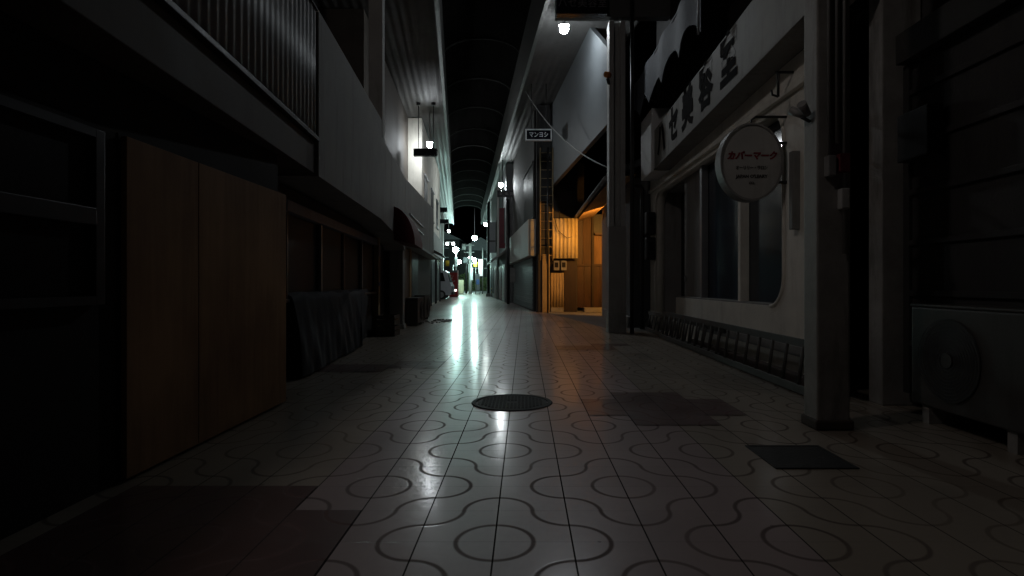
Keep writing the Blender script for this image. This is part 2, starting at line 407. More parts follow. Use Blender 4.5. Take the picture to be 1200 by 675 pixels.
while Y < 60:
    m = MB(); m.tube([varc(Y, k, n, -.04) for k in range(n + 1)], .03, 8); m.build('rib', 'rib', ROOF); Y += 3.65
m = MB(); m.box(XRE(11.6), 2.9, 11.55, 11.76, 6.31, 7.18, .01); m.build('cross_beam', 'soffit', ROOF)

# ------------------------------------------------------------------ lamps
def globe(name, label, loc, r, mat, top, group='globe lamps under the arcade soffit', neck=True):
    t = thing(name, label, 'lamp', loc, group)
    x, y, z = loc
    MB().sphere(loc, r, 20).build('bulb', mat, t)
    m = MB(); m.tube([(x, y, z + r * .8), (x, y, z + r * 1.25)], r * .55, 12); m.build('socket', 'pipe', t)
    m = MB(); m.tube([(x, y, z + r * .75), (x, y, z + r * 1.05), (x, y, z + r * 1.2)], r * 1.15, 20, caps=False, r2=r * .5); m.build('halo_reflector', 'boxwhite', t)  # white collar added to catch the bulb's light and widen its glow
    m = MB(); m.tube([(x, y, z + r * 1.25), (x, y, top)], .018, 8); m.build('stem', 'pipe', t)
    return t
globe('globe_lamp', 'large white globe lamp glowing below the dark shop sign', (.873, 12.9, 6.65), .10, E_cool, 7.19)
globe('globe_lamp', 'small bright globe lamp behind the sign hung on two rods', (-3.40, 20.75, 5.96), .10, E_cool2, 7.19)
globe('globe_lamp', 'white globe lamp above the small sign on the black pole', (-1.23, 30, 6.07), .125, em('street_side_lamp', (.90, .98, 1.0), 330), 7.19)
globe('globe_lamp', 'white globe lamp beyond the black pole, near the red shop sign', (-3.11, 46, 5.67), .13, E_far, 7.19)
globe('globe_lamp', 'brightest globe lamp at the far end of the right soffit', (-4.16, 48, 4.74), .19, em('bright_end_lamp', (.72, 1.0, .95), 180), 7.19)
globe('globe_lamp', 'tiny globe lamp at the far end of the left soffit', (-7.6, 58, 6.2), .14, em('faint_end_lamp', (.85, 1.0, .96), 45), 7.19)
globe('globe_lamp', 'globe lamp high above the boarded left shopfront, nearest to the viewer', (-2.08, 2.5, 5.75), .13, em('warm_white_lamp', (1.0, .90, .87), 95), 7.19)

# lit fluorescent fitting, far left
t = thing('tube_light', 'pair of short lit tubes on a bracket at the far left column', 'lamp', (-6.5, 50, 4.35))
for dx in (-.16, .16):
    m = MB(); m.tube([(-6.42 + dx, 50, 4.40), (-6.42 + dx * 2.2, 50, 4.40)], .11, 10); m.build('tube', E_tube, t)
m = MB(); m.box(-6.8, -6.05, 49.98, 50.06, 4.52, 4.60); m.build('bracket', 'pipe', t)

# ------------------------------------------------------------------ hanging signs
t = thing('shop_sign', 'dark lightbox sign with five pale characters on the roof beam', 'sign', (1.1, 11.4, 6.2))
MB().box(.62, 1.61, 11.36, 11.54, 6.28, 6.80, .012).build('sign_box', 'lightbox', t)
text_mb('ハセ美容室', .20, (1.13, 11.352, 6.48), FACE_CAM, .003, .98).build('lettering', 'dimletter', t, fix=False)
t = thing('hanging_sign', 'small white framed navy sign hung on two thin rods', 'sign', (.43, 18, 5.42))
MB().box(.06, .80, 17.97, 18.06, 5.46, 5.74, .008).build('sign_panel', 'signnavy', t)
m = MB(); x0, x1, z0, z1 = .02, .84, 5.42, 5.78
m.box(x0, x1, 17.95, 18.07, z1 - .035, z1).box(x0, x1, 17.95, 18.07, z0, z0 + .035).box(x0, x0 + .035, 17.95, 18.07, z0 + .035, z1 - .035).box(x1 - .035, x1, 17.95, 18.07, z0 + .035, z1 - .035)
m.build('frame', 'paleletter', t)
text_mb('マンヨシ', .185, (.43, 17.962, 5.595), FACE_CAM, .004, .82, .003).build('lettering', 'paleletter', t, fix=False)
for x in (.2, .66):
    m = MB(); m.tube([(x, 18.01, 5.78), (x, 18.01, 7.19)], .012, 6); m.build('rod', 'black', t)
t = thing('hanging_sign', 'dark sign box hung from the left soffit on two long rods', 'sign', (-3.42, 19.9, 5.40))
MB().box(-3.81, -3.01, 19.85, 20.02, 5.36, 5.62, .01).build('sign_box', 'lightbox', t)
for x in (-3.65, -3.14):
    m = MB(); m.tube([(x, 19.92, 5.62), (x, 19.92, 7.19)], .016, 6); m.tube([(x, 19.92, 7.10), (x, 19.92, 7.19)], .07, 10); m.build('rod', 'black', t)
for (Y, lab, z) in ((40.0, 'nearer of two dark signs under the far left soffit', 5.9), (46, 'farther of two dark signs under the far left soffit', 5.75)):
    xc = XLE(Y) - .72
    t = thing('hanging_sign', lab, 'sign', (xc, Y, z), 'dark signs under the far left soffit')
    MB().box(xc - .45, xc + .45, Y, Y + .14, z, z + .34, .012).build('sign_box', 'lightbox', t)
    for dx in (-.3, .3):
        m = MB(); m.tube([(xc + dx, Y + .07, z + .34), (xc + dx, Y + .07, 7.19)], .015, 6); m.build('rod', 'black', t)
t = thing('hanging_sign', 'small dark sign box under the lamp by the black pole', 'sign', (-1.0, 29.5, 5.4))
MB().box(-1.40, -.46, 29.45, 29.6, 5.38, 5.72, .01).build('sign_box', 'lightbox', t)
for c in (-1.19, -.93, -.67):
    m = MB(); m.box(c - .07, c + .07, 29.435, 29.449, 5.48, 5.61); m.build('mark', 'dimletter', t)
for dx in (-1.3, -.6):
    m = MB(); m.tube([(dx, 29.53, 5.72), (dx, 29.53, 7.19)], .016, 6); m.build('rod', 'black', t)

# cable from the soffit past the small sign to the steel column
t = MB(); pts = []
A, B = Vector((-.10, 19.0, 6.0)), Vector((1.72, 11.9, 3.42 - .02))
A = Vector((.02, 18.6, 7.18)); B = Vector((1.71, 12.02, 3.40))
for i in range(25):
    u = i / 24; p = A.lerp(B, u); p.z -= 1.15 * u * (1 - u) * 1.2; pts.append(p)
t.tube(pts, .014, 6); tag(t.build('overhead_cable', 'cable'), 'pale cable sagging from the soffit to the steel column', 'cable')

# ------------------------------------------------------------------ right: near pillar
t = thing('arcade_column', 'thick pale column in front of the salon wall with conduits', 'column', (2.1, 4.05, 0))
MB().box(1.99, 2.215, 3.95, 4.14, 0, 7.18, .012).build('shaft', 'oldpaint', t)
m = MB(); m.box(1.975, 2.235, 3.93, 4.16, 0, .07, .015).build('base_collar', 'rust', t)
for x, z0 in ((2.06, 1.78), (2.115, 1.95), (2.165, 1.2)):
    m = MB(); m.tube([(x, 3.928, z0), (x, 3.928, 7.1)], .014, 8); m.build('conduit', 'pipe', t)
MB().box(2.035, 2.09, 3.885, 3.95, 1.72, 1.86, .008).build('junction_box', 'pipe', t)
MB().box(2.105, 2.18, 3.875, 3.95, 1.745, 1.87, .008).build('alarm_box', 'red', t)
MB().box(2.125, 2.185, 3.89, 3.95, 1.50, 1.64, .01).build('switch_box', 'steelcol', t)
# floodlight bracket thing on the column
t = thing('sign_bracket', 'black iron bracket with a twin unlit spotlight on the thick column', 'bracket', (1.95, 4.1, 2.1))
for dy in (-.05, .07):
    m = MB(); a = Vector((1.965, 4.04 + dy * .3, 2.17)); b = a + Vector((-.07, dy, .06)); m.tube([a, b], .022, 10, r2=.034); m.build('spotlight', 'pipe', t)
m = MB(); m.tube([(1.99, 4.05, 2.13), (1.93, 4.05, 2.16)], .012, 6); m.build('arm', 'black', t)

# ------------------------------------------------------------------ right: middle steel column
t = thing('arcade_column', 'tall pale steel column with an orange cap beside the low house', 'column', (1.86, 11.8, 0))
m = MB(); m.box(1.70, 1.80, 11.7, 12.0, 0, 6.30, .008); m.box(1.93, 2.03, 11.7, 12.0, 0, 6.30, .008); m.box(1.80, 1.93, 11.80, 11.88, 0, 6.30)
m.build('shaft', 'steelcol', t)
MB().box(1.685, 2.045, 11.68, 12.02, 0, .42, .008).build('base_casing', 'pipe', t)
MB().box(1.69, 2.04, 11.685, 12.015, .42, 2.15, .004).build('lower_casing', 'offwhite', t)
m = MB(); m.tube([(2.13, 11.53, 0), (2.13, 11.53, 7.1)], .04, 10); m.build('downpipe', 'black', t)
m = MB(); m.tube([(1.71, 11.72, 5.20), (1.62, 11.66, 5.20)], .06, 12); m.build('orange_cap', 'orange', t)
m = MB(); m.tube([(1.70, 11.72, 5.02), (1.66, 11.66, 5.12)], .03, 8); m.build('cap_bracket', 'black', t)

# ------------------------------------------------------------------ right: overhanging white panel
m = MB()
def XP(Y): return 3.0 - .103 * Y
def pp(Y, z): return (XP(Y), Y, z)
m.prism([pp(13.95, 7.15), pp(12.1, 5.87), pp(12.1, 4.36), pp(20.15, 4.36), pp(20.15, 7.15)], (.12, .012, 0))
t = tag(m.build('facade_panel', 'panelwhite'), 'big pale overhanging facade panel lit by the large globe lamp', 'panel')

# ------------------------------------------------------------------ right: salon building
t = SAL = thing('salon_building', 'pale rounded beauty salon front with a wide window and recessed entrance', 'building', (2.8, 9, 0))
def rnd(c, r, a0, a1, n=8): return [(c[0] + r * math.cos(R(a0 + (a1 - a0) * k / n)), c[1] + r * math.sin(R(a0 + (a1 - a0) * k / n))) for k in range(n + 1)]
# opening outline in (Y, z): window and doorway in one opening
hole = [(12.45, 0)] + rnd((12.1, 2.57), .35, 0, 90) + rnd((6.62, 2.57), .35, 90, 180) + rnd((6.62, 1.09), .35, 180, 270) + [(10.75, .74), (10.75, 0)]
outer = [(12.95, 0), (12.95, 3.35), (4.95, 3.35), (4.95, 0)]
loop = [(12.95, 0), (12.95, 3.35), (5.35, 3.35), (5.35, 0), (10.75, 0), (10.75, .74)] + list(reversed(hole[1:-2])) + [(12.45, 0)]
cu = bpy.data.curves.new('t', 'CURVE'); cu.dimensions = '2D'; cu.fill_mode = 'BOTH'; cu.extrude = .1
sp = cu.splines.new('POLY'); sp.points.add(len(loop) - 1)
for p, (y, z) in zip(sp.points, loop): p.co = (y, z, 0, 1)
sp.use_cyclic_u = True
o = bpy.data.objects.new('t', cu); COL.objects.link(o); bpy.context.view_layer.update()
me = bpy.data.meshes.new_from_object(o.evaluated_get(bpy.context.evaluated_depsgraph_get()))
me.transform(Matrix(((0, 0, 1, 2.9), (1, 0, 0, 0), (0, 1, 0, 0), (0, 0, 0, 1))))
m = MB(); m.bm.from_mesh(me); bpy.data.objects.remove(o); bpy.data.curves.remove(cu); bpy.data.meshes.remove(me)
bmesh.ops.remove_doubles(m.bm, verts=m.bm.verts, dist=.0005)
m.build('wall', 'white', SAL)
# trim roll round the opening edge
m = MB(); edge = [(2.795, y, z) for y, z in hole[1:19]]
m.tube([(2.80, 12.45, 0)] + [(2.80, y, z) for y, z in hole[1:-2]] , .022, 8); m.build('opening_trim', 'white', SAL)
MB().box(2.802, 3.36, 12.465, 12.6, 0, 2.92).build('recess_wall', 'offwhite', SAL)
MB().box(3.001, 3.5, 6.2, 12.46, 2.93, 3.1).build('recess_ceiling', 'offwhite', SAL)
w = MB().box(2.985, 2.997, 6.22, 9.45, .72, 2.94).build('window', 'blueglass', SAL)
m = MB(); m.box(2.86, 2.98, 7.70, 7.79, .74, 2.93, .006); m.build('mullion', 'white', w)
m = MB(); m.box(2.87, 2.98, 9.42, 9.52, .74, 2.93, .006); m.build('frame', 'alu', w)
m = MB(); m.box(2.83, 2.98, 6.3, 10.7, .742, .765, .006); m.build('sill', 'offwhite', w)
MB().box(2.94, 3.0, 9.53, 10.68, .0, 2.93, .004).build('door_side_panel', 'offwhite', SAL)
d = MB().box(3.36, 3.40, 10.15, 12.46, .02, 2.9).build('door', 'black', SAL)
m = MB(); m.tube([(2.90, 10.5, 1.02), (2.90, 10.5, 1.14)], .018, 8); m.tube([(2.94, 10.5, 1.08), (2.90, 10.5, 1.08)], .014, 8); m.build('door_handle', 'alu', SAL)
MB().box(2.93, 6, 5.0, 12.9, 3.36, 7.15).build('upper_wall', 'blackwall', SAL)
MB().box(3.42, 6, 5.0, 12.44, 0, 3.35).build('interior_block', 'blackwall', SAL)
MB().box(2.74, 2.798, 5.36, 12.9, 2.985, 3.05, .01).build('ledge', 'white', SAL)
MB().box(2.72, 2.9, 5.9, 5.98, 1.55, 2.35, .01).build('downpipe_cover', 'pipe', SAL)

# fascia sign above the salon (rises slightly towards the viewer)
t = thing('fascia_sign', 'long pale fascia sign with five flaked dark characters', 'sign', (2.65, 8, 3.3))
def fz(Y): return 3.585 - .033 * Y
m = MB(); m.hexa([(2.5, 4.7, fz(4.7)), (2.8, 4.7, fz(4.7)), (2.8, 11.2, fz(11.2)), (2.5, 11.2, fz(11.2)),
                  (2.5, 4.7, fz(4.7) + .74), (2.8, 4.7, fz(4.7) + .74), (2.8, 11.2, fz(11.2) + .74), (2.5, 11.2, fz(11.2) + .74)], .01)
m.build('sign_board', 'agedboard', t)
m = MB(); m.hexa([(2.485, 4.7, fz(4.7) - .03), (2.8, 4.7, fz(4.7) - .03), (2.8, 11.2, fz(11.2) - .03), (2.485, 11.2, fz(11.2) - .03),
                  (2.485, 4.7, fz(4.7) - .002), (2.8, 4.7, fz(4.7) - .002), (2.8, 11.2, fz(11.2) - .002), (2.485, 11.2, fz(11.2) - .002)])
m.build('bottom_trim', 'offwhite', t)
for ch, Y in zip('ハセ美容室', (10.62, 9.75, 8.92, 8.02, 7.12)):
    text_mb(ch, .66, (2.494, Y, fz(Y) + .375), FACE_W, .0015, .92, .026).build('letter', 'letter', t, fix=False)
# bright end box
m = MB(); m.box(2.46, 2.80, 11.25, 12.3, 3.17, 4.40, .015)
tag(m.build('sign_box', 'boxwhite'), 'plain white box sign at the far end of the salon fascia', 'sign')

# round sign
t = thing('round_sign', 'oval white hanging sign with red writing beside the salon window', 'sign', (2.42, 6.2, 1.85))
cx, cy, cz, ra, rb = 2.40, 6.2, 2.285, .315, .39
def ell(y, k=1.0): return [(cx + ra * k * math.cos(2 * PI * i / 48), y, cz + rb * k * math.sin(2 * PI * i / 48)) for i in range(48)]
m = MB(); m.prism(ell(cy - .06), (0, .14, 0)); m.build('sign_face', 'signwhite', t)
m = MB()
for i in range(48):
    a, b2 = 2 * PI * i / 48, 2 * PI * (i + 1) / 48
    P = lambda an, k, y: (cx + (ra + k) * math.cos(an), y, cz + (rb + k) * math.sin(an))
    m.face([P(a, .001, cy - .075), P(b2, .001, cy - .075), P(b2, .022, cy - .075), P(a, .022, cy - .075)])
    m.face([P(a, .022, cy - .075), P(b2, .022, cy - .075), P(b2, .022, cy + .095), P(a, .022, cy + .095)])
    m.face([P(a, .001, cy + .095), P(b2, .001, cy + .095), P(b2, .022, cy + .095), P(a, .022, cy + .095)])
    m.face([P(a, .001, cy - .075), P(b2, .001, cy - .075), P(b2, .001, cy + .095), P(a, .001, cy + .095)])
m.build('rim', 'pipe', t)
text_mb('カバーマーク', .095, (cx, cy - .064, cz + .06), FACE_CAM, .002, .93, .004, .25).build('lettering', 'redletter', t, fix=False)
text_mb('オーリリー・サロン', .05, (cx, cy - .064, cz - .065), FACE_CAM, .002, .75, .001).build('lettering', 'greyletter', t, fix=False)
text_mb("JAPAN O'LEARY", .047, (cx, cy - .064, cz - .155), FACE_CAM, .002, 1, .002).build('lettering', 'greyletter', t, fix=False)
text_mb('CO.', .035, (cx, cy - .064, cz - .225), FACE_CAM, .002, 1, .001).build('lettering', 'greyletter', t, fix=False)
for z in (2.50, 2.08):
    m = MB(); m.tube([(2.80, 6.21, z), (2.70, 6.21, z)], .018, 6); m.build('side_bracket', 'black', t)
m = MB(); m.tube([(2.42, 6.21, 2.68), (2.42, 6.21, 2.74), (2.47, 6.21, 2.78), (2.80, 6.21, 2.78)], .014, 6)
m.build('hanger', 'black', t)
m = MB(); m.tube([(2.62, 6.0, 2.93), (2.62, 6.0, 3.16), (2.62, 6.05, 3.2), (2.80, 6.05, 3.2)], .014, 6); m.tube([(2.62, 6.0, 2.93), (2.56, 6.0, 2.95), (2.55, 6.0, 3.0)], .012, 6)
tag(m.build('iron_hook', 'black'), 'small black iron hook on the wall above the oval sign', 'hook')

# awning over the salon
t = thing('canvas_awning', 'blue grey awning with a scalloped edge above the salon sign', 'awning', (2.5, 10, 4.5))
m = MB(); prof = []
ys = [7.6 + i * (12.6 - 7.6) / 60 for i in range(61)]
def aw(Y):
    u = (Y - 7.6) / 5.0 * 5; k = u % 1
    return 4.32 + .26 * (1 - (2 * k - 1) ** 2) + .03 * math.sin(Y * 2.3)
for i in range(60):
    a, b2 = ys[i], ys[i + 1]
    wob = lambda Y: 2.28 + .025 * math.sin(Y * 5.1)
    for dx in (0, .012):
        f = m.face([(wob(a) + dx, a, aw(a)), (wob(b2) + dx, b2, aw(b2)), (wob(b2) + dx, b2, 5.1), (wob(a) + dx, a, 5.1)]); f.smooth = True
    f = m.face([(wob(a), a, aw(a)), (wob(b2), b2, aw(b2)), (wob(b2) + .012, b2, aw(b2)), (wob(a) + .012, a, aw(a))])
m.build('valance', 'canvas', t)
m = MB(); m.prism([(2.29, 7.6, 5.10), (2.92, 7.6, 5.62), (2.92, 7.6, 5.59), (2.29, 7.6, 5.07)], (0, 5.0, 0)); m.build('canopy', 'canvas', t)
for Y in (7.7, 12.5):
    m = MB(); m.tube([(2.92, Y, 4.9), (2.30, Y, 5.08)], .014, 6); m.tube([(2.30, Y, 5.08), (2.30, Y, 4.3)], .012, 6); m.build('frame_rod', 'alu', t)

# ladders leaning along the salon wall
def ladder(Y0, Y1, xb, xt, zb, zt, lab, n):
    t = thing('ladder', lab, 'ladder', ((xb + xt) / 2, (Y0 + Y1) / 2, 0), 'ladders laid along the salon wall')
    for x, z, dz in ((xb, zb, 0), (xt, zt, 0)):
        m = MB(); m.box(x - .016, x + .016, Y0, Y1, z - .036, z + .036, .004); m.build('rail', 'ladder', t)
    for i in range(n):
        Y = Y0 + .18 + (Y1 - Y0 - .36) * i / (n - 1)
        m = MB(); m.tube([(xb + .005, Y, zb + .02), (xt - .005, Y, zt - .02)], .017, 8); m.build('rung', 'ladder', t)
ladder(4.75, 10.6, 2.47, 2.53, .05, .455, 'long front ladder lying on its side against the salon wall', 18)
ladder(7.6, 12.3, 2.56, 2.63, .045, .38, 'rear ladder half hidden behind the front one by the entrance', 15)
m = MB(); m.box(2.72, 2.745, 4.9, 9.0, .27, .37, .004); tag(m.build('plank', 'pipe'), 'grey plank standing on edge between the ladders and the salon wall', 'plank')
m = MB(); m.box(2.66, 2.76, 5.0, 9.4, 0, .10, .01); tag(m.build('timber_batten', 'rust'), 'dark timber batten on the ground behind the ladders', 'timber')

# ------------------------------------------------------------------ right: nearest building
t = thing('near_building', 'dark shop front with a panelled shutter beside the thick column', 'building', (3.2, 3, 0))
MB().box(3.25, 7, -5, 4.93, 0, 7.15).build('wall', 'darkwall', t)
MB().box(2.92, 3.24, 4.74, 4.93, 0, 7.15, .01).build('corner_post', 'oldpaint', t)
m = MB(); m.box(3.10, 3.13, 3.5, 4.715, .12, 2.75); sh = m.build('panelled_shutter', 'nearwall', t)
for z in (.5, .9, 1.3, 1.7, 2.1, 2.5):
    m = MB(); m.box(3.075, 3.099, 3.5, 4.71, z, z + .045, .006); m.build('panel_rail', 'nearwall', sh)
for y in (4.64, 3.5):
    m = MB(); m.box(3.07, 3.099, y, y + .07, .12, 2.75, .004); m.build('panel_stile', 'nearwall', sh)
MB().box(2.95, 3.07, 4.25, 4.6, 1.95, 2.32, .01).build('mail_slot_box', 'blackwall', t)
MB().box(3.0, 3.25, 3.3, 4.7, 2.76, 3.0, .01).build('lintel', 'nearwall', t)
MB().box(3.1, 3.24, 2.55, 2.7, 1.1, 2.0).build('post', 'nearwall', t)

def ac_unit(lab, x, y0, y1, z0, z1, dep, sgn):
    """outdoor unit whose fan side looks along the street width: front at x, body behind"""
    t = thing('ac_unit', lab, 'air conditioner', (x, (y0 + y1) / 2, 0), 'air conditioner outdoor units')
    xb = x + sgn * dep; X0, X1 = min(x, xb), max(x, xb)
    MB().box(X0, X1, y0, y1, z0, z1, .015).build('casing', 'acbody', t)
    yc = y0 + (y1 - y0) * .62; zc = (z0 + z1) / 2; r = min((z1 - z0) * .40, (y1 - y0) * .33)
    xo = x - sgn * .003
    m = MB(); m.prism([(xo, yc + r * math.cos(2 * PI * i / 32), zc + r * math.sin(2 * PI * i / 32)) for i in range(32)], (-sgn * .004, 0, 0)); g = m.build('fan_grille', 'acdark', t)
    m = MB()
    for k in range(1, 13):
        rr = r * k / 12
        m.tube([(xo - sgn * .012, yc + rr * math.cos(2 * PI * i / 32), zc + rr * math.sin(2 * PI * i / 32)) for i in range(33)], .0018, 5, caps=False)
    m.build('grille_wires', 'acdark', g)
    m = MB(); m.prism([(xo - sgn * .006, yc + .05 * math.cos(2 * PI * i / 16), zc + .05 * math.sin(2 * PI * i / 16)) for i in range(16)], (-sgn * .01, 0, 0)); m.build('fan_hub', 'acbody', g)
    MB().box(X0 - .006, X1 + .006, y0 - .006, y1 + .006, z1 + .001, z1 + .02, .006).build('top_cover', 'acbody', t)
    for y in (y0 + .1, y1 - .16):
        MB().box(X0 + .02, X1 - .02, y, y + .07, 0, z0 - .002).build('foot', 'conc', t)
    return t
ac_unit('large air conditioner unit with a fan grille under the dark shutter', 2.85, 3.28, 4.28, .13, .83, .36, 1)

# ------------------------------------------------------------------ right: low house with eave, recessed yard
t = LOW = thing('low_house', 'low old house with a gutter along its tiled eave beside the wooden fence', 'house', (2.8, 15, 0))
MB().box(2.42, 6, 12.97, 17.1, 0, 3.35).build('wall', 'farwall', LOW)
MB().box(2.36, 2.44, 16.75, 17.76, 0, 3.3, .006).build('corner_screen_fin', 'offwhite', LOW)  # corner board extended past the wall to screen the lamp's light
d = MB().box(2.385, 2.415, 15.2, 16.5, .28, 2.25).build('door', 'black', LOW)
m = MB(); m.box(2.36, 2.42, 15.1, 15.19, .26, 2.35).box(2.36, 2.42, 16.51, 16.6, .26, 2.35).box(2.36, 2.42, 15.1, 16.6, 2.355, 2.45); m.build('door_frame', 'darkalu', LOW)
MB().box(2.30, 2.415, 13.0, 17.1, 0, .25, .01).build('plinth', 'conc', LOW)
m = MB(); m.prism([(1.80, 12.6, 3.36), (6.0, 12.6, 5.2), (6.0, 12.6, 5.1), (1.80, 12.6, 3.26)], (0, 8.1, 0)); rf = m.build('roof', 'rooftile', LOW)
for i in range(20):
    y = 12.8 + i * .41
    m = MB(); m.tube([(1.80, y, 3.39), (3.8, y, 4.27)], .035, 6); m.build('roof_roll', 'rooftile', rf)
m = MB(); m.prism([(1.84, 12.6, 3.24), (2.42, 12.6, 3.38), (2.42, 12.6, 3.36), (1.84, 12.6, 3.22)], (0, 8.1, 0)); m.build('eave_lining', 'tanwood', LOW)
m = MB(); m.tube([(1.76, 12.55, 3.28), (1.76, 20.7, 3.30)], .055, 10); m.build('gutter', 'pipe', LOW)

# pipes and meter boxes between column and salon
m = MB(); m.tube([(2.55, 12.62, 0), (2.55, 12.62, 3.05), (2.55, 12.7, 3.12), (2.4, 12.8, 3.14)], .045, 10)
tag(m.build('drainpipe', 'black'), 'black drainpipe beside the meter boxes at the salon corner', 'pipe')
for z, lab in ((1.50, 'lower black meter box at the salon corner'), (2.04, 'upper black meter box at the salon corner')):
    t = thing('meter_box', lab, 'meter box', (2.72, 12.7, z), 'black meter boxes at the salon corner')
    MB().box(2.58, 2.79, 12.35, 12.62, z, z + .48, .03).build('cover', 'black', t)
    MB().box(2.63, 2.74, 12.335, 12.349, z + .2, z + .38, .004).build('dial_window', 'glass', t)

# wooden fence door at the back of the yard
t = YARD = thing('wooden_gate', 'wooden gate and fence lit orange by a hidden lamp', 'gate', (2.4, 21, 0))
for x0, x1, z0, z1, mt in ((1.90, 2.14, .12, 1.62, 'doorwood'), (2.15, 2.40, .12, 1.62, 'doorwood'), (2.50, 2.72, .12, 1.62, 'doorwood'), (2.73, 3.0, .12, 1.62, 'doorwood'), (3.01, 3.4, .12, 1.62, 'doorwood'),  # lower boards: dark wood whose colour also holds the lamp's fall-off
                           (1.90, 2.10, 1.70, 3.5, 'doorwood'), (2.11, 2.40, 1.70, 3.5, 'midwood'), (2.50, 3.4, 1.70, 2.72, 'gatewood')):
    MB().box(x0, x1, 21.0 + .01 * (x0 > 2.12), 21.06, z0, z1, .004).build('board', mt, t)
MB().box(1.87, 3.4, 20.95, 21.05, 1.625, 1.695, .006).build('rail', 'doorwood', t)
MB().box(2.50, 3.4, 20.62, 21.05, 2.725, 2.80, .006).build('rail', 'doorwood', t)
MB().box(2.50, 3.4, 21.0, 21.05, 2.81, 3.5, .004).build('board', 'black', t)  # board coloured black in place of shade above the rail
for x in (1.75, 2.405):
    MB().box(x, x + .095, 20.9, 21.08, 0, 3.5, .006).build('gate_post', 'blackwood', t)
MB().box(2.05, 2.85, 19.9, 20.6, .004, .15, .012).build('threshold_step', 'conc', t)

# sodium lamp on the house's back wall
t = thing('wall_lamp', 'orange sodium lamp hidden on the back wall of the low house', 'lamp', (2.85, 17.15, 2.8))
MB().sphere((2.85, 17.45, 2.78), .07, 16).build('bulb', E_warm, t)
m = MB(); m.tube([(2.85, 17.11, 2.95), (2.85, 17.3, 3.0), (2.85, 17.45, 2.94)], .015, 6); m.tube([(2.85, 17.45, 2.85), (2.85, 17.45, 2.95)], .035, 10); m.build('arm', 'black', t)
m = MB(); m.tube([(2.85, 17.45, 2.865), (2.85, 17.45, 2.96)], .13, 14, caps=False, r2=.04); m.build('shade', 'black', t)

# ------------------------------------------------------------------ right: dark building with the sign band
t = DB = thing('shuttered_building', 'dark building with a blank grey sign band above its shutter', 'building', (1.2, 24, 0))
MB().fbox(XR, 20.62, 29.7, 0.0, 1.5, 0, 7.15).build('wall', 'darkwall', DB)
m = MB()
def sh_(u, h, a): Y = 20.7 + u; return (XR(Y) - .03 - a, Y, .05 + h)
for i in range(24):
    m.fbox(XR, 20.7, 28.9, -.045 + .012 * (i % 2), -.005, .05 + i * .078, .05 + (i + 1) * .078 - .004)
m.build('roller_shutter', 'shutter', DB)
MB().fbox(XR, 20.05, 29.6, -.26, -.002, 1.95, 3.22, .01).build('sign_band', 'bandwhite', DB)
MB().box(.40, .86, 19.97, 20.615, 2.0, 7.15, .01).build('upper_pier', 'darkwall', DB)
MB().box(.60, .86, 19.93, 20.615, 0, 1.995, .01).build('corner_pier', 'tan', DB)
MB().box(.40, .595, 20.0, 20.615, 0, 1.995).build('shutter_jamb', 'darkwall', DB)
w = MB().fbox(XR, 20.75, 24.0, -.02, -.001, 3.35, 5.3).build('window', 'glass', DB)
for za in (3.27, 5.305):
    MB().fbox(XR, 20.7, 24.05, -.05, -.001, za, za + .075).build('frame', 'black', w)
MB().box(.86, 1.84, 20.35, 20.6, 0, 7.1).build('end_wall', 'darkwall', DB)
m = MB(); m.corr(lambda u, h, a: (.93 + u, 20.0 - a, 1.86 + h), .90, 1.38, .135, .022, .01); m.build('corrugated_panel', 'yellowcorr', DB)
m = MB(); m.corr(lambda u, h, a: (.90 + u, 20.15 - a, .06 + h), .46, 1.30, .10, .016, .01); m.build('corrugated_skirt', 'tan', DB)  # darker tan than the panel above: lamp fall-off put into the colour
MB().box(1.38, 1.80, 20.25, 20.34, 0, 1.84).build('recess_panel', 'blackwood', DB)
MB().box(.90, 1.34, 20.08, 20.3, 0, .16, .01).build('plinth_block', 'conc', DB)
for x, lab in ((1.0, 'left grey electricity meter under the corrugated panel'), (1.25, 'right grey electricity meter under the corrugated panel')):
    q = thing('electric_meter', lab, 'meter', (x + .09, 20.1, 1.45), 'electricity meters under the corrugated panel')
    MB().box(x, x + .19, 20.0, 20.13, 1.45, 1.78, .012).build('case', 'pipe', q)
    MB().box(x + .035, x + .155, 19.985, 19.999, 1.55, 1.72, .004).build('dial_window', 'glass', q)
# steel cage ladder and conduits up the pier
t = thing('wall_ladder', 'thin steel rung ladder fixed up the tan corner pier', 'ladder', (.74, 19.7, 1.6))
for x in (.53, .95):
    m = MB(); m.tube([(x, 19.7, 1.78), (x, 19.7, 5.6)], .02, 8); m.build('rail', 'tan', t)
for i in range(13):
    z = 1.95 + i * .29
    m = MB(); m.tube([(.53, 19.7, z), (.95, 19.7, z)], .012, 6); m.build('rung', 'tan', t)
for z in (2.3, 3.8, 5.3):
    m = MB(); m.box(.53, .86, 19.70, 19.97, z, z + .03); m.build('wall_tie', 'black', t)
m = MB(); m.tube([(.78, 19.62, 0), (.78, 19.62, 5.6)], .03, 8); tag(m.build('conduit_pipe', 'black'), 'black conduit pipe running up in front of the wall ladder', 'pipe')
m = MB(); m.tube([(1.0, 19.9, 3.7), (1.0, 19.9, 3.3), (1.15, 19.9, 2.8), (1.45, 19.9, 2.55), (1.62, 19.9, 2.6)], .012, 6); m.tube([(1.15, 19.95, 3.9), (1.2, 19.95, 3.5), (1.2, 19.95, 3.22)], .015, 6)
tag(m.build('loose_wire', 'black'), 'loose black wire drooping across the lit corrugated panel', 'wire')

